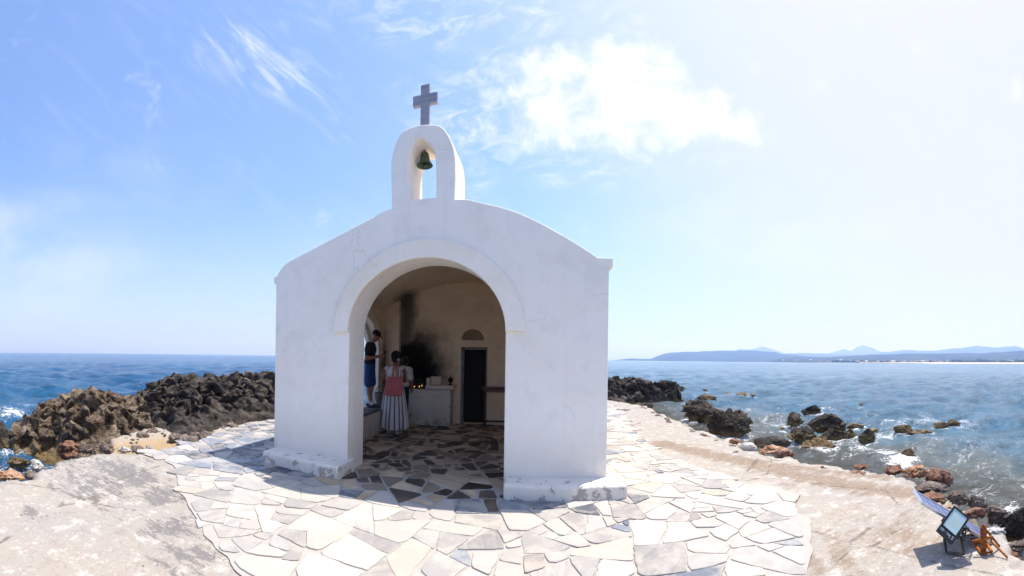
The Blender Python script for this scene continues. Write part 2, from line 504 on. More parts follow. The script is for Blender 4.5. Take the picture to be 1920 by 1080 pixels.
def paving_mat(name, inside):
    t = NT(name); p = t.pos(); c = t.attr('tone', 'Color')
    v = t.attr('vein')  # random per stone: direction offset
    cmb = t.n('ShaderNodeCombineXYZ'); t.l(t.math('MULTIPLY', v, 40), cmb.inputs[0]); t.l(t.math('MULTIPLY', v, 73), cmb.inputs[1]); t.l(t.math('MULTIPLY', v, 91), cmb.inputs[2])
    q = t.n('ShaderNodeVectorMath', operation='ADD'); t.l(p, q.inputs[0]); t.l(cmb.outputs[0], q.inputs[1])
    rotv = t.n('ShaderNodeVectorRotate', rotation_type='Z_AXIS'); t.l(q.outputs[0], rotv.inputs['Vector']); t.l(t.math('MULTIPLY', v, 50), rotv.inputs['Angle'])
    veins = t.noise(t.mapping(rotv.outputs[0], (2, 13, 6)), 1, 7, .68, .8)
    blot = t.noise(q.outputs[0], 3.2, 6, .66)
    sp = t.noise(p, 55, 4, .7)
    dk = t.mix(1.0, c, (.66, .68, .72) if not inside else (.55, .5, .45), 'MULTIPLY')
    sel = t.rng(t.math('FRACT', t.math('MULTIPLY', v, 17)), .45, .95)
    col = t.mix(t.math('MULTIPLY', t.rng(veins, .42, .66, 0, .8), t.math('ADD', t.math('MULTIPLY', sel, .85), .12)), c, dk)
    col = t.mix(t.rng(blot, .48, .66, 0, .65), col, t.mix(.55, c, (.66, .56, .46) if not inside else (.2, .15, .10)))
    col = t.mix(t.rng(sp, .60, .72, 0, .35), col, (.30, .25, .22) if not inside else (.05, .04, .03))
    wz = t.noise(p, 1.7, 7, .68)
    col = t.mix(t.rng(wz, .46, .62, 0, .5 if not inside else .25), col, (.48, .45, .405) if not inside else (.30, .24, .17))
    col = t.mix(t.rng(t.noise(p, 13, 6, .72), .58, .66, 0, .4), col, (.50, .46, .41) if not inside else (.34, .27, .19))
    h = t.math('ADD', t.math('MULTIPLY', veins, .5), t.math('MULTIPLY', sp, .35))
    return t.done(t.bsdf(col, .75 if not inside else .5, 0, .3, t.bump(h, .5, .008)))


def grout_mat(name, a, b):
    t = NT(name); p = t.pos()
    n2 = t.noise(p, 9, 7, .7); n3 = t.noise(p, 60, 4, .7)
    col = t.mix(n2, a, b); col = t.mix(t.rng(n3, .58, .7, 0, .4), col, tuple(x * .45 for x in a))
    return t.done(t.bsdf(col, .95, 0, .15, t.bump(t.math('ADD', n2, n3), .6, .01)))


M['ground'] = ground_mat()
M['pav_out'] = paving_mat('pale_flagstone', False)
M['pav_in'] = paving_mat('slate_flagstone', True)
M['grout_out'] = grout_mat('pale_mortar', (.37, .345, .315), (.47, .44, .405))
M['grout_in'] = grout_mat('tan_mortar', (.42, .33, .235), (.54, .43, .32))


def water_mat():
    t = NT('sea_water'); p = t.pos()
    sh = t.attr('shallow'); fm = t.attr('foam')
    cd = t.n('ShaderNodeCameraData')
    big = t.noise(t.mapping(p, (.03, .06, 1)), 1, 4, .55)
    deep = t.mix(t.rng(big, .35, .65), (.003, .062, .19), (.005, .10, .24))
    deep = t.mix(t.attr('bay'), deep, t.mix(t.rng(big, .35, .65), (.065, .165, .265), (.095, .215, .32)))  # paler base colour on the right stands in for reflected bright sky
    nmx = t.noise(p, 1.15, 8, .72, .2)
    deep = t.mix(t.rng(nmx, .44, .60, 0, .55), deep, (.002, .045, .085)); deep = t.mix(t.rng(nmx, .30, .44, .3, 0), deep, (.03, .16, .30))  # dark wave troughs and lighter crests painted into the base colour
    col = t.mix(sh, deep, (.21, .20, .15))
    n1 = t.noise(p, 2.6, 7, .66, .3); n2 = t.noise(t.mapping(p, (1, 1.4, 1)), 5.0, 5, .62, .4)
    n0 = t.noise(t.mapping(p, (.11, .2, 1)), 1, 6, .65, .3)
    nm = t.noise(p, .95, 7, .7, .2)
    nr = t.bump(nm, 1.0, .36); nr = t.bump(n1, 1.0, .22, nr); nr = t.bump(n2, .8, .05, nr)
    gl = t.bsdf(col, .16, 0, .45, nr, IOR=1.333)
    tr = t.n('ShaderNodeBsdfTransparent'); tr.inputs[0].default_value = (.80, .88, .86, 1)
    gls = t.n('ShaderNodeBsdfGlossy'); gls.inputs['Roughness'].default_value = .05; t.l(nr, gls.inputs['Normal'])
    fr = t.n('ShaderNodeFresnel'); fr.inputs['IOR'].default_value = 1.333; t.l(nr, fr.inputs['Normal'])
    mx = t.n('ShaderNodeMixShader'); t.l(fr.outputs[0], mx.inputs[0]); t.l(tr.outputs[0], mx.inputs[1]); t.l(gls.outputs[0], mx.inputs[2])
    m2 = t.n('ShaderNodeMixShader'); t.l(t.math('MULTIPLY', t.attr('clear'), .75), m2.inputs[0]); t.l(gl, m2.inputs[1]); t.l(mx.outputs[0], m2.inputs[2])
    fn = t.noise(t.mapping(p, (1, 1.4, 1)), 2.6, 8, .72, .9)
    fine = t.vor(t.mapping(p, (1, 1.2, 1)), 9, 'DISTANCE_TO_EDGE')
    f0 = t.math('ADD', fm, t.math('MULTIPLY', t.math('SUBTRACT', fn, .5), 1.7))
    f1 = t.rng(f0, .52, .78)
    f2 = t.math('MULTIPLY', t.rng(f0, .25, .6), t.rng(fine, .0, .10, .8, 0))
    fmask = t.math('MAXIMUM', f1, f2)
    foam = t.bsdf((.78, .80, .82), .6, 0, .2, t.bump(fn, .6, .04))
    m3 = t.n('ShaderNodeMixShader'); t.l(fmask, m3.inputs[0]); t.l(m2.outputs[0], m3.inputs[1]); t.l(foam, m3.inputs[2])
    return t.done(m3.outputs[0])


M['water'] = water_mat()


def hill_mat(name, a, b, scale):
    t = NT(name); p = t.pos()
    n = t.noise(p, scale, 8, .65)
    col = t.mix(t.rng(n, .4, .62), a, b)
    return t.done(t.bsdf(col, .95, 0, .1))


M['hill'] = hill_mat('scrub_hill', (.012, .024, .018), (.045, .052, .035), .004)
M['hill_far'] = hill_mat('far_hill', (.015, .028, .025), (.035, .045, .035), .001)
M['coastland'] = hill_mat('coastal_fields', (.035, .055, .022), (.20, .17, .10), .012)
M['beach'] = hill_mat('beach_sand', (.52, .43, .30), (.60, .50, .38), .02)
M['wood_far'] = hill_mat('far_woodland', (.02, .035, .014), (.055, .075, .03), .08)
M['housewall'] = simple('far_house_wall', (.72, .69, .64), (.6, .56, .5), .2, .8, bump=0)
M['houseroof'] = simple('far_house_roof', (.32, .13, .07), (.22, .1, .06), .2, .8, bump=0)

# ------------------------------------------------------------------ ground
land_px = [(-330, 985), (-150, 940), (0, 903), (50, 894), (110, 868), (150, 853), (205, 848), (222, 818), (300, 795), (420, 782), (515, 773), (620, 762), (800, 752), (1000, 748), (1120, 748), (1150, 751), (1195, 757),
           (1240, 778), (1290, 800), (1340, 818), (1395, 843), (1490, 861), (1560, 873), (1640, 887), (1700, 908), (1735, 935), (1790, 965), (1850, 1003), (1920, 1045), (2060, 1130)]
LAND = np.array([G(*p)[:2] for p in land_px] + [(2.6, -3.), (-6.5, -3.)])


def sdist(P, poly):
    """signed distance (positive outside)"""
    a = poly; b = np.roll(poly, -1, 0); best = np.full(len(P), 1e9); ins = np.zeros(len(P), bool)
    for (ax, ay), (bx, by) in zip(a, b):
        dx, dy = bx - ax, by - ay; L = dx * dx + dy * dy + 1e-12
        t = np.clip(((P[:, 0] - ax) * dx + (P[:, 1] - ay) * dy) / L, 0, 1)
        best = np.minimum(best, np.hypot(P[:, 0] - ax - t * dx, P[:, 1] - ay - t * dy))
        c = ((ay > P[:, 1]) != (by > P[:, 1])) & (P[:, 0] < dx * (P[:, 1] - ay) / (dy if abs(dy) > 1e-12 else 1e-12) + ax)
        ins ^= c
    return np.where(ins, -best, best)


def blob(P, px, py, rx, ry, z=0):
    """soft mask 1 in the middle of an ellipse placed on the ground (radii in metres, x right, y away)"""
    c = G(px, py, z); return np.exp(-(((P[:, 0] - c.x) / rx) ** 2 + ((P[:, 1] - c.y) / ry) ** 2))


def seg_blob(P, a, b, w, z=0):
    A = G(*a, z); B = G(*b, z); dx, dy = B.x - A.x, B.y - A.y
    t = np.clip(((P[:, 0] - A.x) * dx + (P[:, 1] - A.y) * dy) / (dx * dx + dy * dy), 0, 1)
    return np.exp(-((P[:, 0] - A.x - t * dx) ** 2 + (P[:, 1] - A.y - t * dy) ** 2) / w ** 2)


def build_ground():
    th = np.linspace(-2.1, 2.1, 640); r = np.geomspace(.5, 40, 330)
    rr, tt = np.meshgrid(r, th, indexing='ij')
    x = (rr * np.sin(tt)).ravel(); y = (rr * np.cos(tt)).ravel(); P = np.stack([x, y], 1)
    P3 = np.stack([x, y, x * 0], 1)
    d = sdist(P, LAND)
    right = sstep(2.5, 4.2, x) * sstep(.5, 2, y)
    dn = d + (.16 + .16 * right) * fbm(P3 * 1.7, 4) + .10 * fbm(P3 * 6, 4)
    w = 0.55 + .9 * right
    z = -sstep(-.08, 1, dn / w) * .95 - sstep(0, 6, dn) * 1.3
    z += .055 * fbm(P3 * 2.1, 5) * sstep(-.15, .4, dn)
    z += .006 * fbm(P3 * 3, 4)
    sandm = np.clip(seg_blob(P, (245, 832), (335, 822), .42) * 1.5, 0, 1)
    z -= .10 * sandm
    z -= .012
    grey = np.maximum.reduce([.6 * blob(P, 170, 905, 1.1, .5), .62 * blob(P, 350, 1040, .35, .35), .84 * blob(P, 235, 885, 1.05, .40), .70 * blob(P, 300, 925, .55, .40), .66 * blob(P, 322, 985, .30, .40), .6 * blob(P, 60, 962, .35, .14), .6 * blob(P, 130, 868, .7, .22), .6 * blob(P, 330, 1045, .20, .2), .45 * blob(P, 110, 920, .5, .2), .5 * blob(P, 270, 858, .4, .2)])
    brown = np.maximum.reduce([.95 * seg_blob(P, (1240, 830), (1420, 868), .33), .85 * seg_blob(P, (1420, 872), (1720, 925), .34), .6 * seg_blob(P, (1560, 1000), (1600, 1075), .22), .7 * seg_blob(P, (1440, 930), (1535, 1070), .16), .5 * blob(P, 1700, 960, .9, .4), .75 * seg_blob(P, (1380, 858), (1660, 892), .24), .5 * blob(P, 1600, 950, .5, .25), .58 * blob(P, 1680, 1000, 1.0, .8), .5 * blob(P, 1480, 905, .5, .25)])
    wet = sstep(.10, .55, dn) * (1 - .75 * sandm)
    np_mesh('ground', np.stack([x, y, z], 1), grid_faces(len(r), len(th)), M['ground'], True,
            dict(grey=grey, brown=brown, sand=sandm, wet=wet))
    kind(bpy.data.objects['ground'], label='weathered concrete terrace running down to the rocky shore')


build_ground()
# ------------------------------------------------------------------ chapel frame
O2 = Vector((-1.1585, 4.5735)); U2 = Vector((.99613, -.0880)); V2 = Vector((.0880, .99613))


def fpl(px, py):
    """pixel -> (s, z) on the facade plane"""
    d = ray(px, py)
    # O + s U = k d
    det = U2.x * (-d.y) - U2.y * (-d.x)
    s = (-O2.x * (-d.y) - (-O2.y) * (-d.x)) / det
    px_ = O2 + U2 * s; k = px_.length / math.hypot(d.x, d.y)
    return (s, CZ + d.z * k)


def fpd(px, py, dep):
    d = ray(px, py); O = O2 + V2 * dep
    det = U2.x * (-d.y) - U2.y * (-d.x)
    s = (-O.x * (-d.y) - (-O.y) * (-d.x)) / det
    q = O + U2 * s; k = q.length / math.hypot(d.x, d.y)
    return (s, CZ + d.z * k)


def fm(s, z, dep=0): return Vector((O2.x + U2.x * s + V2.x * dep, O2.y + U2.y * s + V2.y * dep, z))


def resample(pts, n):
    out = []
    P = [Vector(p) for p in pts]
    for i in range(len(P) - 1):
        p0 = P[max(i - 1, 0)]; p1 = P[i]; p2 = P[i + 1]; p3 = P[min(i + 2, len(P) - 1)]
        for k in range(n):
            t = k / n
            out.append(.5 * ((2 * p1) + (p2 - p0) * t + (2 * p0 - 5 * p1 + 4 * p2 - p3) * t * t + (3 * p1 - p0 - 3 * p2 + p3) * t ** 3))
    out.append(P[-1]); return [tuple(p) for p in out]


sL, sR = -2.235, fpl(1140, 690)[0]
# roofline read off the photograph, projected on the facade plane
ridge = [fpl(*p) for p in [(536, 494), (560, 480), (600, 459), (650, 433), (700, 407), (735, 391)]]
ridge2 = [fpl(*p) for p in [(856, 373), (900, 379), (950, 391), (1000, 411), (1050, 438), (1090, 462), (1118, 481)]]
zl = fpl(512, 519)[1]; zr = fpl(1150, 484)[1]
roofpts = [(sL + .02, zl + .0), (sL + .055, zl + .06)] + ridge + ridge2 + [(sR - .16, zr + .004)]
top = resample(roofpts, 4)
aL = fpl(652, 800)[0]; aR = fpl(945.5, 800)[0]
ac = (aL + aR) / 2; ah = (aR - aL) / 2; spring = 1.88; rise = fpl(806, 482)[1] - spring
arch = [(ac + ah * math.cos(t), spring + rise * math.sin(t)) for t in np.linspace(0, PI, 41)]
WT = .46
outer = [(sL, -.02), (sL, zl - .10), (sL - .045, zl - .10), (sL - .045, zl)] + top[1:-1] + [(sR - .15, zr), (sR + .045, zr), (sR + .045, zr - .10), (sR, zr - .10), (sR, -.02), (aR, -.02)] + arch + [(aL, -.02)]
chapel = thing('chapel', 'small whitewashed chapel with an arched doorway and a little belfry', 'chapel', (O2.x, O2.y, 0))
P_ = []


def part(o, par=None):
    reparent(o, chapel) if par is None else None
    return o


part(extrude_outline('facade_wall', outer, [], WT, .014, fm, M['white']))
# archivolt band
bw = .225
bo = [(ac + (ah + bw) * math.cos(t), spring - .015 + (rise + bw) * math.sin(t)) for t in np.linspace(0, PI, 49)]
bi = [(ac + (ah + .0) * math.cos(t), spring - .015 + (rise + .0) * math.sin(t)) for t in np.linspace(PI, 0, 49)]
part(extrude_outline('arch_moulding', bo + bi, [], .10, .018, lambda s, z, d: fm(s, z, d - .055), M['band']))


def Z3(u, v): return fpl(660 + u / 3.857, 140 + v / 3.857)


bel = [Z3(*p) for p in [(285, 975), (283, 860), (280, 700), (280, 640), (286, 590), (302, 525), (332, 455), (368, 405), (440, 371), (500, 360), (560, 357), (612, 360), (645, 372), (675, 402), (708, 455), (733, 520), (745, 600), (748, 700), (747, 800), (745, 905)]]
bel = [(bel[0][0], 3.30)] + bel + [(bel[-1][0], 3.30)]
slot = [Z3(*p) for p in [(420, 905), (412, 820), (408, 700), (409, 600), (420, 555), (448, 495), (475, 463), (495, 455), (520, 463), (560, 498), (588, 535), (600, 575), (605, 640), (607, 780), (606, 884)]]
BD = .55
part(extrude_outline('belfry', resample(bel[1:-1], 3) and ([bel[0]] + resample(bel[1:-1], 3) + [bel[-1]]), [resample(slot, 3)], BD, .02, lambda s, z, d: fm(s, z, d + .004), M['white']))
bs0 = (bel[1][0] + bel[-2][0]) / 2; btop = fpl(800, 232)[1]
mb = MB(); c0 = fm(fpd(804, 232, BD / 2)[0], btop - .03, BD / 2)
mb.lathe([(.0, .13), (.05, .128), (.10, .115), (.15, .085), (.20, .04), (.23, -.03)], c0, 28, 1.0, 1.05)
part(mb.build('belfry_cap', M['white'], None, True))
# cross
cc = fm(fpd(798, 190, BD / 2)[0], 0, BD / 2)
cr_r = math.hypot(cc.x, cc.y)
zt = D(797, 161, cr_r).z; zb = btop + .03; zc0 = D(797, 198, cr_r).z; zc1 = D(797, 179, cr_r).z; xw = .058; aw = .165
cro = [(-xw, zb), (-xw, zc0), (-aw, zc0), (-aw, zc1), (-xw, zc1), (-xw, zt), (xw, zt), (xw, zc1), (aw, zc1), (aw, zc0), (xw, zc0), (xw, zb)]
s0 = (cc.to_2d() - O2).dot(U2)
part(extrude_outline('cross', cro, [], .055, .003, lambda s, z, d: fm(s0 + s, z, BD / 2 - .03 + d), M['marble']))
# plinths
def plinth(s0, s1, d0, d1, h, flare=0, name='plinth'):
    n = 22; V = []; Fs = []
    mb = MB(); rr = np.random.RandomState(int(abs(s0) * 100))
    for i in range(n + 1):
        s = s0 + (s1 - s0) * i / n; j = rr.normal() * .005
        V += [fm(s, -.05, d0 + j), fm(s, h * .5, d0 + j * 1.4 + .004), fm(s, h - .025, d0 + .006 + j), fm(s, h, d0 + .035 + j), fm(s, h + .012, d1), fm(s, -.05, d1)]
    for i in range(n):
        for k in range(6):
            a = i * 6 + k; b = i * 6 + (k + 1) % 6; Fs.append((a, b, b + 6, a + 6))
    Fs.append(tuple(range(6))[::-1]); Fs.append(tuple(n * 6 + k for k in range(6)))
    o = mk(name, V, Fs, M['plinth'], None, False, .015, None, 3)
    return part(o)


def sof(px, py, z):  # ground pixel -> s
    g = G(px, py, z).to_2d() - O2; return g.dot(U2), g.dot(V2)


l0 = sof(483, 870, 0); l1 = sof(640, 897, 0); r0 = sof(944, 936, 0); r1 = sof(1177, 939, 0)
plinth(l0[0], l1[0], (l0[1] + l1[1]) / 2, .12, .17)
plinth(r0[0], r1[0], (r0[1] + r1[1]) / 2, .12, .17)
# plinth along the right outer wall
mbp = MB(); mbp.box(((1.066 + r1[0] + O2.x) / 2 + .07, 5.4, .07), (.24, 2.2, .19))
# side walls, back wall, vault
XL, XR, YB = -3.05, .80, 8.95
EL, ER = fm(sL, 0, WT).x, fm(sR, 0, WT).x
yFl = fm(sL, 0, WT).y; yFr = fm(sR, 0, WT).y
wy0, wy1, wz0, wsp, wr = 6.55, 8.42, .47, 1.62, .80
warch = [((wy0 + wy1) / 2 + (wy1 - wy0) / 2 * math.cos(t), wsp + wr * math.sin(t)) for t in np.linspace(0, PI, 33)]
lw_out = [(yFl - .02, -.02), (yFl - .02, 2.64), (YB + .3, 2.64), (YB + .3, -.02)]
hole = [(wy1, wz0)] + warch + [(wy0, wz0)]
part(extrude_outline('side_wall', lw_out, [hole], XL - EL + .0, .006, lambda a, z, d: Vector((EL + .002 + d, a, z)), M['white']))
# inner lining of the left wall (aged plaster) with its slightly larger arched recess
wh2 = [((wy0 + wy1) / 2 + ((wy1 - wy0) / 2 + .09) * math.cos(t), wsp + .02 + (wr + .09) * math.sin(t)) for t in np.linspace(0, PI, 33)]
hole2 = [(wy1 + .09, wz0)] + wh2 + [(wy0 - .09, wz0)]
part(extrude_outline('wall_lining', [(yFl + .01, -.02), (yFl + .01, 2.64), (YB, 2.64), (YB, -.02)], [hole2], .05, .008, lambda a, z, d: Vector((XL + .002 + d, a, z)), M['int']))
part(extrude_outline('window_frame', [(wy1 - .001, wz0)] + warch + [(wy0 + .001, wz0)], [[((wy0 + wy1) / 2 + ((wy1 - wy0) / 2 - .10) * (p[0] - (wy0 + wy1) / 2) / ((wy1 - wy0) / 2), wz0 + .001 + (p[1] - wz0) * .955) for p in hole]], .10, .01, lambda a, z, d: Vector((EL + .03 + d, a, z)), M['jamb']))
part(extrude_outline('side_wall', [(yFr - .02, -.02), (yFr - .02, 2.64), (YB + .3, 2.64), (YB + .3, -.02)], [], ER - XR - .004, .006, lambda a, z, d: Vector((XR + .002 + d, a, z)), M['int']))
NA = 40
xm = (XL + XR) / 2; hw = (XR - XL) / 2
def vz(x, add=0): return 2.62 + add + .68 * math.sqrt(max(0, 1 - ((x - xm) / (hw + .32 + add)) ** 2)) ** 1.25 * 1.0
va = [(x, vz(x)) for x in np.linspace(XL - .02, XR + .02, NA)]
zs0 = va[0][1]
va = [(x, 2.60 + (z - zs0) * (3.32 - 2.60) / (vz(xm) - zs0)) for x, z in va]
vo = [(xm + (x - xm) * 1.12, z + .085) for x, z in va]
def vault_map(x, z, d):
    yf = O2.y + U2.y * (x - O2.x) / U2.x + WT - .01
    return Vector((x, yf + (YB + .3 - yf) * d / 4.0, z))
part(extrude_outline('vault', va + vo[::-1], [], 4.0, .004, vault_map, M['vault']))
back_out = [(XL - .02, -.02)] + [(x, z + .04) for x, z in va] + [(XR + .02, -.02)]
# door opening and niche above it
dL = D(868, 740, YB / math.cos(AZ(868))).x; dR = D(911, 740, YB / math.cos(AZ(911))).x; dT = D(890, 655, YB / math.cos(AZ(890))).z
nzb = D(886, 638, YB / math.cos(AZ(886))).z; nzt = D(886, 617, YB / math.cos(AZ(886))).z; nx = D(886, 638, YB / math.cos(AZ(886))).x
nh = .27
niche = [(nx + nh * math.cos(t), nzb + (nzt - nzb) * math.sin(t)) for t in np.linspace(0, PI, 19)]
backw = extrude_outline('back_wall', back_out, [[(dR, .02), (dR, dT), (dL, dT), (dL, .02)], niche], .30, .006, lambda a, z, d: Vector((a, YB + d, z)), M['int'])
part(backw)
mb = MB()
for a, b, c, d in ((dL - .055, dL + .012, 0, dT + .05), (dR - .012, dR + .02, 0, dT + .05), (dL - .055, dR + .02, dT - .012, dT + .052)):
    mb.box(((a + b) / 2, YB + .02, (c + d) / 2), (b - a, .07, d - c))
df = part(mb.build('door_frame', M['doorgrey'], None, False, .004))
mb = MB(); w_ = dR - dL
mb.box(((dL + dR) / 2, YB + .20, dT / 2), (w_, .04, dT))
for z0, z1 in ((.12, .75), (.85, dT - .12)): mb.box(((dL + dR) / 2, YB + .178, (z0 + z1) / 2), (w_ - .16, .012, z1 - z0))
part(mb.build('door', M['black'], None, False, .004))  # black panel colour stands in for the darkness of the doorway
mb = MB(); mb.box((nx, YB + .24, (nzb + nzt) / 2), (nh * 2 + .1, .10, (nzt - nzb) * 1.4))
part(mb.build('niche_back', interior('niche_shade', False, (.40, .31, .22), (.24, .18, .12)), None))  # shade of the recess put into the darker back colour
# pier beside the hearth
pxr = D(748, 650, (YB - .16) / math.cos(AZ(748))).x
pt_ = [(x, z + .03) for x, z in va if XL + .05 < x < pxr]; pz_ = float(np.interp(pxr, [q[0] for q in va], [q[1] for q in va])) + .03
part(extrude_outline('pier', [(XL + .05, -.01)] + [(XL + .05, pt_[0][1] - .01)] + pt_ + [(pxr, pz_), (pxr, -.01)], [], .165, .006, lambda a, z, d: Vector((a, YB - .167 + d, z)), M['int_clean']))
# bench ledge along the left wall
lx = -2.60
mb = MB(); mb.box(((XL + .056 + lx) / 2, (yFl + .35 + YB - .2) / 2, wz0 / 2 - .02), (lx - XL - .06, YB - yFl - .56, wz0 + .03)); part(mb.build('bench', M['hearth'], None, False, .03))
# stone slabs on top of the ledge
mb = MB(); y = yFl + .36
while y < YB - .5:
    L = R.uniform(.28, .5); mb.box(((XL + .06 + lx + .02) / 2, y + L / 2, wz0 + .012), (lx - XL - .05, L - .015, .03), Matrix.Rotation(R.uniform(-.01, .01), 3, 'Z')); y += L
part(mb.build('bench_slab', simple('brown_slab', (.13, .10, .075), (.05, .04, .03), 5, .7), None, False, .008))
# hearth
hc = G(842, 800, 0); hfY = hc.y; hR = hc.x + .03
hz = .84
hearth_o = MB().box(((lx + .01 + hR) / 2, (hfY + YB - .17) / 2 + .08, hz / 2 - .02), (hR - lx - .02, YB - hfY - .0, hz)).build('hearth', M['hearth'], None, False, .015)
part(hearth_o)
def sub(o): o.parent = hearth_o; o.matrix_parent_inverse = chapel_inv @ Matrix.Identity(4) if False else Matrix.Identity(4); return o
hx0 = D(799, 720, hfY / math.cos(AZ(799))).x
sub(MB().box(((hx0 + hR + .05) / 2, (hfY + YB) / 2 - .01, hz + .035), (hR + .07 - hx0, YB - hfY + .05, .09)).build('counter_slab', M['hearth'], None, False, .012))
bx1 = D(821, 710, 8.9).x
sub(MB().box(((hx0 + .03 + hx0 + .0) / 2 + .02, (hfY + YB) / 2 - .02, hz + .16), (.07, YB - hfY - .08, .17)).build('hearth_cheek', M['hearth'], None, False, .01))
sub(MB().box(((hx0 + bx1) / 2 + .05, YB - .07, hz + .17), (bx1 - hx0 + .02, .12, .19)).build('hearth_back', M['hearth'], None, False, .01))
sub(MB().box(((lx + hx0) / 2 - .02, (hfY + YB) / 2 + .02, hz + .11), (hx0 - lx - .08, YB - hfY - .14, .20)).build('fire_box', M['black'], None, False, .01))
# moulded arch on the hearth front
rib = []
ax = D(775, 780, hfY / math.cos(AZ(775))).x
arad = D(839, 790, hfY / math.cos(AZ(839))).x - ax
for t in np.linspace(0, PI * .62, 30): rib.append((ax + arad * math.cos(t), hfY - .078, .0 + .66 * math.sin(t)))
mb = MB(); mb.tube([(p[0], p[1] + .165, p[2]) for p in rib], .024, 8)
o = mb.build('arch_rib', M['hearth'], None, True); o.location.y = -.088; sub(o)

# ------------------------------------------------------------------ paving
def split_poly(poly, out, rnd):
    A = 0; n = len(poly)
    for i in range(n): A += poly[i][0] * poly[(i + 1) % n][1] - poly[(i + 1) % n][0] * poly[i][1]
    A = abs(A) / 2
    cx = sum(p[0] for p in poly) / n; cy = sum(p[1] for p in poly) / n
    sc_ = 1.0
    tgt = rnd.choice((.022, .035, .055, .06, .09, .10, .12, .15)) * sc_
    if 4.9 < cy and -3.2 < cx < .9: tgt *= .62
    if A < tgt * 1.5: out.append(poly); return
    # principal axis
    sxx = sum((p[0] - cx) ** 2 for p in poly); syy = sum((p[1] - cy) ** 2 for p in poly); sxy = sum((p[0] - cx) * (p[1] - cy) for p in poly)
    ang = .5 * math.atan2(2 * sxy, sxx - syy) + rnd.gauss(0, .22)
    nx_, ny_ = math.cos(ang), math.sin(ang)
    L = math.sqrt(A)
    best = None
    for tr in range(7):
        off = rnd.uniform(-.2, .2) * L; aa = ang + rnd.gauss(0, .25); nx_, ny_ = math.cos(aa), math.sin(aa); a = []; b = []
        def sd(p): return (p[0] - cx) * nx_ + (p[1] - cy) * ny_ - off
        for i in range(n):
            p = poly[i]; q = poly[(i + 1) % n]; dp, dq = sd(p), sd(q)
            (a if dp >= 0 else b).append(p)
            if (dp >= 0) != (dq >= 0):
                t = dp / (dp - dq); x = (p[0] + (q[0] - p[0]) * t, p[1] + (q[1] - p[1]) * t); a.append(x); b.append(x)
        if len(a) < 3 or len(b) < 3: continue
        def comp(c):
            m_ = len(c); ar = abs(sum(c[i][0] * c[(i + 1) % m_][1] - c[(i + 1) % m_][0] * c[i][1] for i in range(m_))) / 2
            return ar / sum(math.hypot(c[i][0] - c[(i + 1) % m_][0], c[i][1] - c[(i + 1) % m_][1]) for i in range(m_)) ** 2
        sc2 = min(comp(a), comp(b)) * rnd.uniform(.8, 1.2)
        if best is None or sc2 > best[0]: best = (sc2, a, b)
    if best is None: out.append(poly); return
    a, b = best[1], best[2]
    split_poly(a, out, rnd); split_poly(b, out, rnd)


def clip_half(poly, nx_, ny_, c):
    out = []; n = len(poly)
    for i in range(n):
        p = poly[i]; q = poly[(i + 1) % n]; dp = p[0] * nx_ + p[1] * ny_ - c; dq = q[0] * nx_ + q[1] * ny_ - c
        if dp <= 0: out.append(p)
        if (dp <= 0) != (dq <= 0):
            t = dp / (dp - dq); out.append((p[0] + (q[0] - p[0]) * t, p[1] + (q[1] - p[1]) * t))
    return out


rnd = random.Random(21)
# coarse Voronoi cells first so that no line runs through the whole floor
seeds = [(x + rnd.uniform(-.6, .6), y + rnd.uniform(-.6, .6)) for x in np.arange(-9, 8, 1.25) for y in np.arange(-1, 15, 1.25)]
cells = []
for i, (x, y) in enumerate(seeds):
    poly = [(x - 2, y - 2), (x + 2, y - 2), (x + 2, y + 2), (x - 2, y + 2)]
    for j, (a, b) in enumerate(seeds):
        if i == j or abs(a - x) > 4 or abs(b - y) > 4: continue
        dx, dy = a - x, b - y
        poly = clip_half(poly, dx, dy, (dx * (a + x) + dy * (b + y)) / 2)
        if len(poly) < 3: break
    if len(poly) >= 3: split_poly(poly, cells, rnd)
PAVE = np.array([G(*p)[:2] for p in [(268, 851), (300, 858), (325, 872), (333, 895), (338, 925), (362, 960), (385, 1000), (425, 1045), (445, 1075), (470, 1110)]] + [(-1.6, 1.2), (1.2, 1.2)] +
                [G(*p)[:2] for p in [(1500, 1110), (1522, 1050), (1520, 1010), (1518, 975), (1475, 948), (1495, 925), (1440, 908), (1390, 905), (1320, 880), (1290, 868), (1250, 862), (1235, 845), (1210, 828), (1190, 812), (1180, 795), (1176, 780), (1168, 765), (1138, 757), (900, 757), (700, 765), (560, 777), (515, 787), (440, 800), (380, 822), (330, 838)]])
INS = [(XL, fm(sL, 0, WT).y - .02), (XR, fm(sR, 0, WT).y - .02), (XR, YB), (XL, YB)]


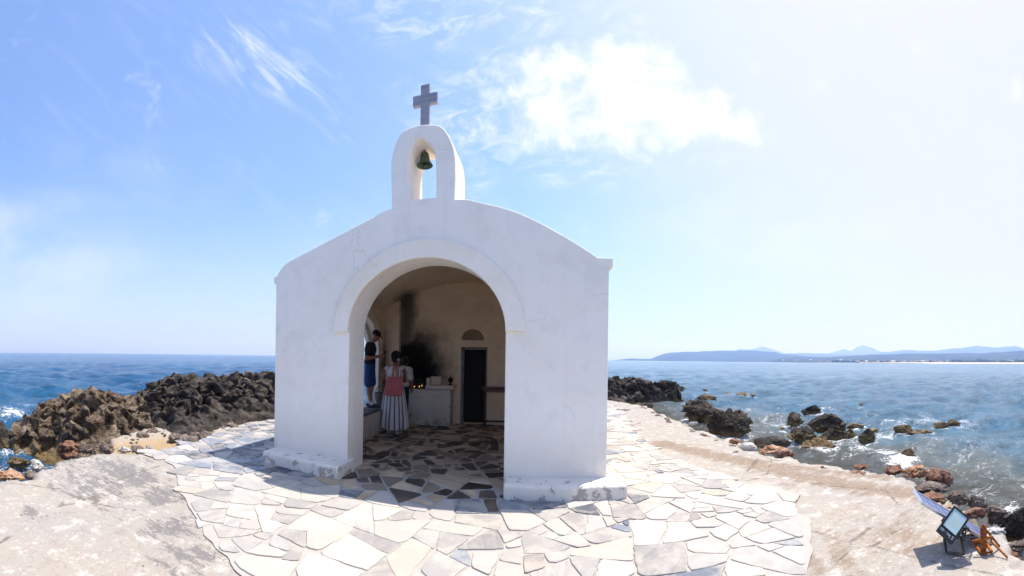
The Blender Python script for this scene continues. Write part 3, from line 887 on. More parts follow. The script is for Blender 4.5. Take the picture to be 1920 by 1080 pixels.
def build_paving():
    outs = {'out': ([], [], [], []), 'in': ([], [], [], [])}
    keep = []
    cen = np.array([[sum(p[0] for p in c) / len(c), sum(p[1] for p in c) / len(c)] for c in cells])
    sd = sdist(cen, PAVE)
    for c, (cx, cy), d in zip(cells, cen, sd):
        if d > -.02: continue
        inside = XL - .1 < cx < XR + .1 and cy > 4.62 - .088 * (cx + 1.16) and cy < YB + .2
        if -2.25 < cx < -.02 and cy > 3.98 + .15 * math.sin(cx * 9): inside = True
        wallz = (not inside) and EL - .05 < cx < ER + .05 and cy > 4.9
        if wallz: continue
        which = 'in' if inside else 'out'
        # tone
        ndk = .085
        if inside: ndk = .46
        elif cy > 3.85 and cx < -2.9 and cy < 8: ndk = .55  # chapel's shadow put into the stone tones: more dark stones at its left
        elif cy > 3.75 and cx < 1.2 and cx > -3.5: ndk = .32  # shadow strip before the front wall also painted with more dark stones
        g = rnd.gauss(0, .022)
        u = rnd.random()
        if which == 'in' or inside:
            if u < ndk: col = rnd.choice([(.036, .029, .023), (.056, .047, .039), (.085, .07, .056)])
            elif u < ndk + .2: col = rnd.choice([(.22, .18, .135), (.27, .225, .17)])
            else: col = rnd.choice([(.56, .44, .30), (.62, .50, .35), (.50, .39, .26)])
            g *= .3
        else:
            if u < ndk: col = rnd.choice([(.15, .17, .205), (.20, .22, .26), (.11, .115, .135)])
            elif u < ndk + .30: col = rnd.choice([(.325, .305, .29), (.365, .345, .325)])
            elif u < ndk + .40: col = rnd.choice([(.49, .435, .365), (.46, .405, .35)])
            else: col = rnd.choice([(.43, .40, .36), (.395, .365, .335), (.47, .435, .39)])
        col = tuple(max(.01, x + g) for x in col)
        jw = rnd.uniform(.002, .007) if which == 'out' else rnd.uniform(.010, .022)
        # inset
        n = len(c); ar = sum(c[i][0] * c[(i + 1) % n][1] - c[(i + 1) % n][0] * c[i][1] for i in range(n))
        cc_ = c if ar > 0 else c[::-1]
        poly = list(cc_)
        for i in range(n):
            p = cc_[i]; q = cc_[(i + 1) % n]; ex, ey = q[0] - p[0], q[1] - p[1]; L = math.hypot(ex, ey)
            if L < 1e-5: continue
            nx_, ny_ = ey / L, -ex / L; w = jw * rnd.uniform(.6, 1.5)
            t_ = rnd.gauss(0, .03); nx2 = nx_ * math.cos(t_) - ny_ * math.sin(t_); ny2 = nx_ * math.sin(t_) + ny_ * math.cos(t_)
            mx_, my_ = (p[0] + q[0]) / 2, (p[1] + q[1]) / 2
            poly = clip_half(poly, nx2, ny2, mx_ * nx2 + my_ * ny2 - w)
            if len(poly) < 3: break
        if len(poly) < 3: continue
        # knocked corners
        for k in range(len(poly)):
            if rnd.random() < .5:
                a = rnd.uniform(0, 6.28); nx_, ny_ = math.cos(a), math.sin(a)
                ext = max(p[0] * nx_ + p[1] * ny_ for p in poly); poly = clip_half(poly, nx_, ny_, ext - rnd.uniform(.006, .045))
                if len(poly) < 3: break
        if len(poly) < 3: continue
        # worn corners
        cut = []
        for i in range(len(poly)):
            p = poly[i]; q = poly[(i + 1) % len(poly)]; L = math.hypot(q[0] - p[0], q[1] - p[1]) + 1e-9; k_ = min(.16, rnd.uniform(.005, .02) / L)
            cut += [(p[0] + (q[0] - p[0]) * k_, p[1] + (q[1] - p[1]) * k_), (p[0] + (q[0] - p[0]) * (1 - k_), p[1] + (q[1] - p[1]) * (1 - k_))]
        poly = cut
        # ragged edge
        rag = []
        for i in range(len(poly)):
            p = poly[i]; q = poly[(i + 1) % len(poly)]; L = math.hypot(q[0] - p[0], q[1] - p[1]); m_ = max(1, int(L / .035))
            for k in range(m_):
                t_ = k / m_; x = p[0] + (q[0] - p[0]) * t_; y = p[1] + (q[1] - p[1]) * t_
                nn = mnoise.noise(Vector((x * 9, y * 9, .3))) * .010 + mnoise.noise(Vector((x * 30, y * 30, 1.3))) * .005
                rag.append((x + nn, y - nn * .8))
        V, Fs, T, W = outs[which]
        h = .007 + rnd.uniform(0, .006); tx, ty = rnd.gauss(0, .007), rnd.gauss(0, .007)
        ccx = sum(p[0] for p in rag) / len(rag); ccy = sum(p[1] for p in rag) / len(rag)
        b0 = len(V); m_ = len(rag); seed = rnd.random()
        for (x, y) in rag: V.append((x, y, -.015))
        for (x, y) in rag: V.append((x, y, h - .003 + (x - ccx) * tx + (y - ccy) * ty))
        for (x, y) in rag:
            dx, dy = x - ccx, y - ccy; L = math.hypot(dx, dy) + 1e-6; k = max(0, 1 - .006 / L)
            V.append((ccx + dx * k, ccy + dy * k, h + (x - ccx) * tx + (y - ccy) * ty))
        for k in range(m_):
            a = b0 + k; b = b0 + (k + 1) % m_; Fs.append((a, b, b + m_, a + m_)); Fs.append((a + m_, b + m_, b + 2 * m_, a + 2 * m_))
        Fs.append(tuple(b0 + 2 * m_ + k for k in range(m_)))
        T += [col] * (3 * m_); W += [seed] * (3 * m_)
    for which, (V, Fs, T, W) in outs.items():
        me = bpy.data.meshes.new('paving'); me.from_pydata(V, [], Fs); me.update()
        ca = me.color_attributes.new('tone', 'FLOAT_COLOR', 'POINT'); ca.data.foreach_set('color', np.array([(*c, 1) for c in T], np.float32).ravel())
        wa = me.attributes.new('vein', 'FLOAT', 'POINT'); wa.data.foreach_set('value', np.array(W, np.float32))
        me.materials.append(M['pav_out'] if which == 'out' else M['pav_in'])
        o = bpy.data.objects.new('flagstone_paving' if which == 'out' else 'slate_floor', me); link(o)
        kind(o, label='pale crazy paving round the chapel' if which == 'out' else 'dark and tan crazy paving inside the chapel')
    # beds
    def sheet(name, poly, z, mat):
        mk(name, [(p[0], p[1], z) for p in poly], [tuple(range(len(poly)))], mat)
        kind(bpy.data.objects[name])
    rag = []
    P = [tuple(p) for p in PAVE]
    for i in range(len(P)):
        p = P[i]; q = P[(i + 1) % len(P)]; L = math.hypot(q[0] - p[0], q[1] - p[1]); m_ = max(1, int(L / .05))
        for k in range(m_):
            t_ = k / m_; x = p[0] + (q[0] - p[0]) * t_; y = p[1] + (q[1] - p[1]) * t_
            rag.append((x + mnoise.noise(Vector((x * 5, y * 5, 0))) * .05, y + mnoise.noise(Vector((x * 5, y * 5, 7))) * .05))
    sheet('paving_bed', rag, -.001, M['grout_out'])
    sheet('floor_bed', [(XL - .1, fm(sL, 0, .2).y), (XR + .05, fm(sR, 0, .2).y), (XR + .05, YB + .2), (XL - .1, YB + .2)], .003, M['grout_in'])


build_paving()
# ------------------------------------------------------------------ rocks
def polar_rock(name, cols, mat, label, cat='rock outcrop', group=None, amp=.22, seed=0, dpx=2.2, nr=110, back=1.6, zback=-1.3, pw=.6, scale=1.4):
    """craggy outcrop from columns (px, py_ridge, r_ridge, r_front, z_front): ridge line read off the photo,
    heightfield over real ground between its foot, ridge and back"""
    cols = sorted(cols); cp = np.array(cols, float)
    px = np.arange(cp[0, 0], cp[-1, 0] + .1, dpx)
    pyr, rr, rf, zf = [np.interp(px, cp[:, 0], cp[:, k]) for k in (1, 2, 3, 4)]
    zt = np.array([D(a, b, c).z for a, b, c in zip(px, pyr, rr)])
    t = np.linspace(0, 1, nr)[:, None]
    r0 = rf[None, :]; r1 = rr[None, :]; r2 = r1 + back
    rad = np.where(t < .62, r0 + (r1 - r0) * (t / .62), r1 + (r2 - r1) * ((t - .62) / .38))
    s = np.clip((rad - r0) / np.maximum(r1 - r0, .01), 0, 1)
    edge = np.minimum(1, np.minimum((px - px[0]) / 14, (px[-1] - px) / 14))[None, :]
    zf_ = zf[None, :]
    z = zf_ - .25 + (zt[None, :] - zf_ + .25) * s ** pw
    b = np.clip((rad - r1) / (r2 - r1), 0, 1)
    z = np.where(rad > r1, zt[None, :] + (zback - zt[None, :]) * b ** 1.3, z)
    th = (px - 960) / F
    X = rad * np.sin(th)[None, :]; Y = rad * np.cos(th)[None, :]
    P = np.stack([X.ravel(), Y.ravel(), z.ravel()], 1)
    Q = P * scale; Q[:, 2] *= 1.4; Q += seed * 5.1
    # inclined strata
    w = (P[:, 0] * .55 + P[:, 1] * .25 + P[:, 2] * 1.7) * 2.0 + 1.2 * fbm(Q * .8, 3)
    wf = w % 1.0; strata = np.where(wf < .82, wf / .82, (1 - wf) / .18)
    rg = ridged(Q, 5, 2.1, .55); fb = fbm(Q * 2.3, 4)
    env = (np.minimum(1, s * 3) * (1 - b * .5)).ravel()
    top_ = np.exp(-((s.ravel() - 1) / .12) ** 2)
    fr = (1 - top_) * (1 - sstep(0, .15, b.ravel())); rn = np.hypot(P[:, 0], P[:, 1])
    dz = amp * ((.52 - rg) * 1.0 + (ridged(Q * 2.7 + 50, 4) - .52) * .18 + fb * .45 + (strata - .5) * .75) * env * (1 - .70 * top_)
    P[:, 2] += dz * (1 - .45 * fr); P[:, 0] -= dz * .75 * fr * P[:, 0] / rn; P[:, 1] -= dz * .75 * fr * P[:, 1] / rn
    hx = fbm(Q * 1.9 + 9, 3); hy = fbm(Q * 1.9 + 77, 3)
    P[:, 0] += amp * .45 * hx * env; P[:, 1] += amp * .45 * hy * env
    P[:, 2] += (.07 * (.5 - ridged(P * 4.5, 4)) + .02 * ridged(P * 15, 2)) * env; P[:, 0] += .05 * fbm(P * 5 + 3, 2) * env
    e = np.broadcast_to(edge, X.shape).ravel()
    P[:, 2] = P[:, 2] * e + (-1.3) * (1 - e)
    c = P.mean(0); loc = (float(c[0]), float(c[1]), -.5)
    o = np_mesh(name, P, grid_faces(nr, len(px))[:, ::-1], mat, True, None, loc)
    return tag(o, label, cat, group)


def ico(sub):
    bm = bmesh.new(); bmesh.ops.create_icosphere(bm, subdivisions=sub, radius=1)
    V = np.array([v.co[:] for v in bm.verts]); Fa = np.array([[v.index for v in f.verts] for f in bm.faces]); bm.free(); return V, Fa


ICO = {k: ico(k) for k in (4, 5, 6)}
STONES = []


def stone(name, px, py, wpx, hpx, mat, label, cat='rock', z=-.5, depth=None, seed=1, sub=5, rough=.50, planes=4, rz=None, group=None, sink=.25, r=None, flat=None):
    """a boulder: (px,py) is the middle of its visible foot, wpx x hpx its visible size"""
    g = G(px, py, z); rr = math.hypot(g.x, g.y)
    w = wpx / F * rr; th = math.atan2(g.x, g.y)
    dp = depth if depth else w * .75
    h = hpx / F * rr
    h = max(h - dp * .42 * (CZ - z) / rr, h * .55) * 1.08
    V, Fa = ICO[sub]; V = V.copy(); s = seed * 3.37 + px * .013
    rs = np.random.RandomState(int(seed * 13 + px))
    disp = 1 + rough * fbm(V * 1.3 + s, 3) + rough * .75 * (.5 - ridged(V * 2.0 + s, 4, 2.1, .55)) + rough * .16 * fbm(V * 9 + s, 3)
    V = V * disp[:, None]
    V += (rough * .40 * (.5 - ridged(V * 3.4 + s + 40, 4, 2.2, .6)))[:, None] * V
    V[:, 0] += rough * .3 * fbm(V * 2.7 + s + 9, 3); V[:, 2] += rough * .35 * fbm(V * 3.3 + s + 19, 3)
    for k in range(planes):
        n = rs.normal(size=3); n[2] = abs(n[2]) * .8 + .05; n /= np.linalg.norm(n); d = rs.uniform(.62, .92)
        ex = V @ n - d; V -= np.where(ex > 0, ex * .85, 0)[:, None] * n
    V += (.05 * fbm(V * 7 + s, 3) - .05 * ridged(V * 9 + s, 3))[:, None] * V
    V /= np.abs(V).max(0)
    V[:, 0] *= w / 2; V[:, 1] *= dp / 2
    V[:, 2] = V[:, 2] * (h * (1 + sink) / 2) + h * (1 - sink) / 2
    if rz: a = rz; V = V @ np.array([[math.cos(a), math.sin(a), 0], [-math.sin(a), math.cos(a), 0], [0, 0, 1]])
    a = -th; Rm = np.array([[math.cos(a), -math.sin(a)], [math.sin(a), math.cos(a)]])
    V[:, :2] = V[:, :2] @ Rm.T
    c = Vector((g.x, g.y, 0)); c += Vector((math.sin(th), math.cos(th), 0)) * dp * .45
    V = V.astype(np.float32)
    if z <= -.3: STONES.append((c.x, c.y, (w + dp) / 4))
    o = np_mesh(name, V, Fa, mat, True); o.location = (c.x, c.y, z)
    return tag(o, label, cat, group)


# left: the big brown outcrop and the dark one behind it
polar_rock('rock_outcrop', [(8, 845, 8.3, 7.7, -.75), (25, 808, 8.4, 7.6, -.75), (45, 784, 8.5, 7.5, -.75), (62, 768, 8.6, 7.4, -.75), (80, 754, 8.7, 7.2, -.75), (100, 746, 8.8, 7.1, -.7), (118, 746, 8.8, 7.0, -.65), (135, 736, 8.8, 6.9, -.5), (155, 727, 8.8, 6.7, -.4),
                            (180, 725, 8.8, 6.7, -.3), (205, 731, 8.9, 6.8, -.25), (230, 744, 9.0, 7.0, -.2), (250, 746, 9.2, 7.3, -.2), (275, 752, 9.2, 7.6, -.2), (300, 768, 9.2, 7.9, -.2), (325, 784, 9.2, 8.2, -.2), (350, 805, 9.2, 8.5, -.3)],
           M['rock_brown'], 'large brown rock outcrop rising out of the sea at the left', seed=1, amp=.36, pw=.55)
polar_rock('rock_outcrop', [(226, 775, 10.0, 8.9, -.5), (246, 746, 10.3, 8.9, -.4), (262, 735, 10.6, 8.7, -.3), (277, 719, 10.8, 8.2, -.15), (300, 712, 10.9, 7.8, -.1), (318, 709, 11, 7.6, -.05), (330, 701, 11, 7.4, -.03), (345, 703, 11, 7.3, -.03), (360, 701, 11, 7.2, -.03), (377, 707, 11.1, 7.3, -.03), (395, 702, 11.2, 7.6, -.03),
                            (415, 706, 11.3, 7.95, -.03), (440, 702, 11.4, 8.3, -.03), (465, 698, 11.5, 8.65, -.03), (490, 699, 11.6, 8.95, -.03), (515, 699, 11.8, 9.2, -.03), (560, 700, 12, 10.4, -.1), (600, 715, 12.2, 11, -.3)],
           M['rock_black'], 'dark craggy rock outcrop behind the chapel and beside the paving', seed=5, amp=.40, pw=.5, nr=130)
polar_rock('rock_outcrop', [(1080, 719, 18.4, 15.8, -.3), (1120, 711, 18.4, 15.8, -.2), (1140, 711, 18.4, 15.7, -.2), (1158, 708, 18.4, 15.8, -.25), (1172, 710, 18.4, 16, -.3), (1184, 706, 18.5, 16.4, -.5), (1198, 711, 18.6, 17, -.6), (1212, 713, 18.8, 17.3, -.6), (1226, 717, 19, 17.5, -.6), (1240, 713, 19.3, 18, -.6), (1252, 712, 19.4, 18.3, -.6), (1264, 719, 19.6, 18.6, -.6), (1284, 735, 20, 19, -.6)],
           M['rock_black'], 'black jagged rock headland behind the right corner of the chapel', seed=9, amp=.42, dpx=1.0, nr=100, pw=.6, scale=1.1)
S = stone
S('sea_rock', 0, 848, 66, 60, M['rock_wet'], 'dark rock with an ochre foot cut off by the left edge of the photo', seed=3)
S('boulder', 128, 860, 54, 38, M['stone_red'], 'dark red brown boulder on the edge of the grey concrete', z=-.18, seed=2, sub=5, rz=.5)
S('boulder', 166, 852, 46, 22, M['stone_grey'], 'flat grey brown boulder next to the red brown boulder', z=-.08, seed=6)
S('boulder', 200, 850, 30, 20, M['stone_grey'], 'rounded grey boulder at the foot of the big brown outcrop', z=-.05, seed=7)
S('boulder', 72, 886, 34, 26, M['stone_white'], 'cream boulder beside the small sea pool', z=-.15, seed=4)
S('boulder', 36, 880, 48, 26, M['rock_wet'], 'wet black boulder lying in the small sea pool', z=-.45, seed=5)
S('boulder', 20, 905, 72, 24, M['stone_orange'], 'pinkish flat boulder at the left corner of the concrete', z=-.15, seed=8)
S('boulder', 58, 899, 30, 16, M['stone_grey'], 'small grey boulder between the cream and pinkish boulders', z=-.12, seed=11)
S('edging_stone', 232, 850, 34, 14, M['stone_white'], 'white stone with an orange patch beside the paving corner', 'stone', z=-.04, seed=9)
S('edging_stone', 258, 851, 30, 17, M['stone_grey'], 'dark brown stone between two white stones beside the sand', 'stone', z=-.06, seed=10)
S('edging_stone', 280, 846, 18, 14, M['stone_white'], 'pointed white stone beside the sand patch', 'stone', z=-.04, seed=12)
# right: shore and water
S('sea_rock', 1196, 752, 26, 22, M['rock_black'], 'rounded black rock at the foot of the headland beside the terrace', z=-.1, seed=20)
S('sea_rock', 1211, 768, 30, 14, M['rock_wet'], 'low brown rock on the terrace edge below the headland', z=-.2, seed=21)
S('sea_rock', 1275, 732, 20, 9, M['rock_black'], 'small black rock at the tip of the headland', seed=22, sub=4)
S('sea_rock', 1322, 733, 11, 5, M['rock_wet'], 'tiny dark rock beyond the low tan reef', seed=23, sub=4)
S('sea_rock', 1325, 752, 46, 15, M['rock_tan'], 'low tan reef rock beyond the tall brown rock', seed=24, depth=.6)
S('sea_rock', 1364, 741, 12, 6, M['rock_tan'], 'small tan rock with white water beside it', seed=25, sub=4)
S('sea_rock', 1391, 744, 26, 9, M['rock_tan'], 'longer low tan rock right of the small surf rock', seed=26, sub=4)
S('sea_rock', 1411, 743, 12, 6, M['rock_tan'], 'small brown rock at the right end of the surf line', seed=27, sub=4)
S('sea_rock', 1279, 752, 10, 4, M['rock_wet'], 'flat speck of rock awash near the headland', seed=28, sub=4)
S('sea_rock', 1312, 790, 76, 44, M['rock_wet'], 'brown rock standing at the terrace edge, nearest the headland', seed=29, sub=6, z=-.45)
S('sea_rock', 1365, 822, 96, 58, M['rock_wet'], 'biggest black rock against the terrace edge at the right', seed=30, sub=6, z=-.45, rough=.34)
S('sea_rock', 1404, 803, 20, 18, M['rock_wet'], 'small dark rock just behind the biggest black rock', seed=31)
S('sea_rock', 1448, 842, 74, 24, M['rock_black'], 'long black block behind the orange boulder', z=-.35, seed=32, planes=11, rough=.12)
S('boulder', 1402, 846, 38, 17, M['stone_white'], 'smooth pale grey boulder left of the orange boulder', z=-.05, seed=33, rough=.15)
S('boulder', 1453, 856, 70, 24, M['stone_orange'], 'orange and white boulder in front of the long black block', z=-.05, seed=34)
S('boulder', 1376, 833, 26, 11, M['stone_orange'], 'small orange stone below the biggest black rock', z=-.03, seed=35)
S('boulder', 1477, 858, 26, 13, M['stone_red'], 'small red brown stone at the right end of the orange boulder', z=-.05, seed=36)
S('boulder', 1300, 797, 20, 7, M['stone_white'], 'little cream stone on the terrace edge under the brown rock', z=-.03, seed=37)
S('sea_rock', 1488, 799, 42, 26, M['rock_wet'], 'dark rock at the left of the rock cluster in the bay', seed=38)
S('sea_rock', 1523, 783, 44, 24, M['rock_wet'], 'round topped black rock at the back of the rock cluster', seed=39)
S('sea_rock', 1560, 790, 40, 14, M['rock_wet'], 'low black rock right behind the cluster peak', seed=40)
S('sea_rock', 1550, 812, 82, 38, M['rock_black'], 'tall black peak in the middle of the rock cluster', seed=41, sub=6)
S('sea_rock', 1505, 830, 62, 30, M['rock_wet'], 'black rock on the near left of the cluster', seed=42, sub=6)
S('sea_rock', 1560, 836, 62, 36, M['rock_wet'], 'broad dark rock just below the black peak', seed=43, sub=6)
S('sea_rock', 1540, 850, 84, 28, M['rock_tan'], 'flat tan ledge at the near foot of the rock cluster', seed=44, sub=6)
S('sea_rock', 1592, 824, 30, 20, M['rock_wet'], 'small dark rock leaning on the right of the black peak', seed=45)
S('sea_rock', 1604, 806, 38, 14, M['rock_tan'], 'low tan rock behind the right of the cluster', seed=46)
S('sea_rock', 1627, 832, 40, 28, M['rock_wet'], 'black rock standing apart at the right of the cluster', seed=47)
S('sea_rock', 1636, 812, 28, 11, M['rock_tan'], 'flat brown rock behind the rock that stands apart', seed=48, sub=4)
S('sea_rock', 1468, 806, 12, 6, M['rock_tan'], 'pebble sized tan rock left of the cluster', seed=49, sub=4)
S('sea_rock', 1615, 760, 12, 5, M['rock_wet'], 'tiny rock alone in open water behind the cluster', seed=50, sub=4)
S('sea_rock', 1659, 757, 14, 8, M['rock_wet'], 'small pointed rock alone in open water', seed=51, sub=4)
S('sea_rock', 1692, 813, 40, 20, M['rock_wet'], 'brown rock at the left end of the twin tan ledge', seed=52)
S('sea_rock', 1722, 820, 60, 17, M['rock_tan'], 'twin tan ledge awash in foam', seed=53)
S('sea_rock', 1668, 799, 18, 6, M['rock_tan'], 'tan rock barely breaking the foam', seed=54, sub=4)
S('sea_rock', 1765, 806, 34, 16, M['rock_tan'], 'tan rock at the left of the farthest right pair', seed=55)
S('sea_rock', 1788, 800, 34, 14, M['rock_wet'], 'dark topped rock at the right of the farthest right pair', seed=56)
S('sea_rock', 1701, 864, 32, 25, M['rock_wet'], 'pointed wet rock with surf breaking round it', seed=57, planes=9)
S('sea_rock', 1716, 849, 14, 11, M['rock_wet'], 'small wet rock touching the pointed surf rock', seed=58, sub=4)
S('boulder', 1612, 882, 44, 12, M['stone_red'], 'low reddish rock at the water edge below the cluster', z=-.32, seed=59)
S('boulder', 1676, 890, 48, 18, M['stone_red'], 'low brown boulder left of the light orange slab', z=-.15, seed=60)
S('boulder', 1719, 897, 58, 28, M['stone_orange'], 'light orange slab tilted at the shore', z=-.12, seed=61, planes=10, rz=.3)
S('boulder', 1757, 916, 66, 46, M['stone_red'], 'big rust coloured boulder at the shore', z=-.18, seed=62, sub=6, planes=10)
S('boulder', 1748, 926, 76, 24, M['stone_grey'], 'flat brown slab in front of the rust coloured boulder', z=-.10, seed=63, sub=6, planes=9)
S('boulder', 1745, 945, 60, 20, M['stone_red'], 'flat tan slab behind the solar panel', z=-.08, seed=64, planes=9)
S('boulder', 1797, 948, 50, 30, M['stone_grey'], 'grey brown boulder behind the black lamp', z=-.12, seed=65)
S('boulder', 1832, 958, 46, 30, M['stone_grey'], 'dark topped brown boulder right of the lamp', z=-.2, seed=66)
S('boulder', 1830, 974, 54, 24, M['stone_red'], 'brown slab above the rusty bracket', z=-.10, seed=67, planes=9)
S('boulder', 1868, 985, 56, 44, M['stone_grey'], 'greyish boulder at the water above the rusty bracket', z=-.2, seed=68)
S('boulder', 1908, 1018, 90, 74, M['rock_black'], 'big black pitted boulder cut off by the right edge', z=-.3, seed=69, sub=6)
S('boulder', 1862, 1010, 50, 22, M['stone_white'], 'pale grey stone just behind the rusty bracket', z=-.05, seed=70)
S('boulder', 1905, 1036, 60, 18, M['stone_grey'], 'low brown stone on the concrete under the black boulder', z=-.04, seed=71)

def rubble(name, line, n, smin, smax, mat, label, z0, spread, seed):
    rs = random.Random(seed); V0, F0 = ICO[4]; Vs = []; Fs = []; k0 = 0
    for i in range(n):
        k = rs.random() * (len(line) - 1); j = int(k); f = k - j
        p = G(line[j][0] * (1 - f) + line[j + 1][0] * f, line[j][1] * (1 - f) + line[j + 1][1] * f, 0)
        rr_ = math.hypot(p.x, p.y); o = rs.gauss(.3, 1) * spread; x = p.x * (1 + o / rr_) + rs.gauss(0, .05); y = p.y * (1 + o / rr_) + rs.gauss(0, .05)
        s = smin + (smax - smin) * rs.random() ** 2.5; q = rs.uniform(0, 50)
        V = V0 * (1 + .35 * fbm(V0 * 1.4 + q, 2) + .25 * (.5 - ridged(V0 * 2.2 + q, 3)))[:, None]
        V = V * np.array([s * rs.uniform(.8, 1.4), s * rs.uniform(.7, 1.1), s * rs.uniform(.5, .85)])
        a_ = rs.uniform(0, 6.3); V[:, :2] = V[:, :2] @ np.array([[math.cos(a_), -math.sin(a_)], [math.sin(a_), math.cos(a_)]])
        zz = z0 - max(0, o) * .55
        Vs.append(V + np.array([x, y, zz])); Fs.append(F0 + k0); k0 += len(V0)
    o = np_mesh(name, np.concatenate(Vs), np.concatenate(Fs), mat, True); kind(o, 'stuff', label)


rubble('rubble', [(222, 822), (300, 806), (350, 822), (380, 812), (440, 793), (515, 778)], 90, .03, .13, M['stone_grey'], 'broken stones at the foot of the dark outcrop', -.02, .12, 3)
rubble('rubble', [(1195, 762), (1240, 780), (1290, 802), (1340, 820), (1395, 845)], 60, .03, .12, M['stone_grey'], 'broken stones along the far right terrace edge', -.06, .14, 4)
rubble('rubble', [(1480, 862), (1560, 873), (1640, 888), (1700, 908), (1735, 935), (1790, 965), (1850, 1003), (1905, 1036)], 150, .025, .12, M['stone_red'], 'broken brown stones along the near right shore', -.10, .22, 5)

# ------------------------------------------------------------------ sea
def build_sea():
    th = np.linspace(-1.95, 1.95, 760); r = np.geomspace(3.0, 12000, 540)
    rr, tt = np.meshgrid(r, th, indexing='ij'); x = (rr * np.sin(tt)).ravel(); y = (rr * np.cos(tt)).ravel(); ra = rr.ravel()
    rs = np.random.RandomState(5); z = np.zeros_like(x)
    for k in range(56):
        lam = math.exp(rs.uniform(math.log(.4), math.log(5.5))); a = rs.normal(-.35, .75) + (PI if rs.rand() < .0 else 0)
        kk = 2 * PI / lam; am = .014 * lam ** .8 * rs.uniform(.5, 1)
        ph = rs.uniform(0, 6.28); f = (x * math.sin(a) + y * math.cos(a)) * kk + ph + .8 * np.sin(x * .13 + y * .17 + k)
        att = 1 - sstep(lam * .16, lam * .45, ra * .0163)
        z += am * att * (np.sin(f) + .25 * np.cos(2 * f))
    near = ra < 60
    P = np.stack([x[near], y[near]], 1); d = sdist(P, LAND); dd = np.full(len(x), 30.); dd[near] = d
    left = sstep(0, -3, x)
    calm = .35 + .65 * sstep(.2, 5, dd)
    z = z * calm
    P3 = np.stack([x, y, x * 0], 1)
    shallow = (1 - sstep(.5, 7.5, dd + 1.0 * fbm(P3 * .5, 3) + 4.5 * left)) * .9
    clear = 1 - sstep(.2, 4.6, dd + .5 * fbm(P3 * .6, 3) + 2.0 * left)
    foam = np.zeros_like(x); P2 = np.stack([x, y], 1)
    for px, py, a, b, s in [(20, 775, 1.1, .7, .62), (40, 800, .8, .4, .6), (55, 762, .6, .5, .45), (25, 850, .5, .4, .6), (10, 880, .5, .4, .5), (95, 870, .5, .3, .5), (60, 840, .4, .5, .5), (210, 740, 1.0, .6, .35), (262, 725, .7, .5, .35),
                            (1690, 868, .55, .30, .95), (1660, 850, .5, .4, .75), (1720, 880, .5, .25, .85), (1650, 818, .8, .5, .62), (1690, 800, 1.2, .6, .5), (1740, 790, 1.6, .8, .48), (1800, 800, 1.4, .7, .45),
                            (1600, 800, 1.0, .5, .5), (1440, 795, 1.2, .7, .40), (1450, 825, .5, .4, .5), (1372, 738, .9, .5, .8), (1400, 770, 1.5, 1.0, .42), (1530, 770, 1.4, .7, .42), (1500, 815, .4, .3, .55),
                            (1610, 845, .6, .4, .5), (1470, 775, 1, .6, .4), (1850, 930, .5, .5, .40), (1890, 960, .4, .3, .65), (1800, 850, 1.2, .9, .30), (1880, 850, 1.2, .9, .30), (1750, 830, 2.0, 1.0, .33), (1830, 890, 1.0, .6, .28), (1640, 780, 2.5, 1.0, .30), (1330, 760, 1.0, .5, .3), (1560, 862, .6, .25, .35)]:
        foam = np.maximum(foam, s * blob(P2, px, py, a, b, -.5))
    foam = np.maximum(foam, .34 * (1 - sstep(.1, 1.3, dd)) * (dd > -.5))
    foam = np.maximum(foam, .22 * (1 - sstep(2, 14, dd)) * (x > 1))
    nr_ = np.where(ra < 30)[0]
    for (cx_, cy2, rad_) in STONES:
        dd_ = np.hypot(x[nr_] - cx_, y[nr_] - cy2) - rad_ * .95
        foam[nr_] = np.maximum(foam[nr_], .56 * np.exp(-(np.maximum(dd_, 0) / (.10 + rad_ * .22)) ** 2) * (dd_ > -.3))
    foam = foam + .10 * fbm(P3 * .35, 3) * (foam > .05)
    np_mesh('sea', np.stack([x, y, -.5 + z], 1), grid_faces(len(r), len(th)), M['water'], True, dict(shallow=shallow, clear=clear, foam=foam, bay=sstep(-2, 9, x) * (1 - .0 * ra)))  # bay masks the lightened water colour that imitates sky reflection
    kind(bpy.data.objects['sea'], label='choppy blue sea round the chapel terrace')


build_sea()

# ------------------------------------------------------------------ far land
def hillrange(name, pts, rr, rf, mat, label, seed=0, back=.35, rough=.25, nr=44):
    cp = np.array([(1120 + u / 2.4, 630 + v / 2.4) for u, v in pts]); px = np.arange(cp[0, 0], cp[-1, 0], 1.0)
    py = np.interp(px, cp[:, 0], cp[:, 1]); zt = np.array([max(D(a, b, rr).z, -2) for a, b in zip(px, py)])
    th = (px - 960) / F; t = np.linspace(0, 1, nr)[:, None]
    rad = np.where(t < .7, rf + (rr - rf) * t / .7, rr + rr * back * (t - .7) / .3) + 0 * px[None, :]
    s = np.clip((rad - rf) / (rr - rf), 0, 1); b = np.clip((rad - rr) / (rr * back), 0, 1)
    X = rad * np.sin(th); Y = rad * np.cos(th)
    sc_ = 9. / rr
    P = np.stack([X.ravel() * sc_, Y.ravel() * sc_, np.zeros(X.size) + seed], 1)
    n = (ridged(P * 2.2, 5) - .55).reshape(X.shape)
    z = zt[None, :] * (s ** 1.1 * (1 - b)) * (1 + rough * 1.6 * n * (1 - s * .75)) - 2 * (s < .02) - 2 * (b > .98)
    V = np.stack([X.ravel(), Y.ravel(), z.ravel()], 1)
    o = np_mesh(name, V, grid_faces(nr, len(px))[:, ::-1], mat, True); kind(o, label=label)
    return o


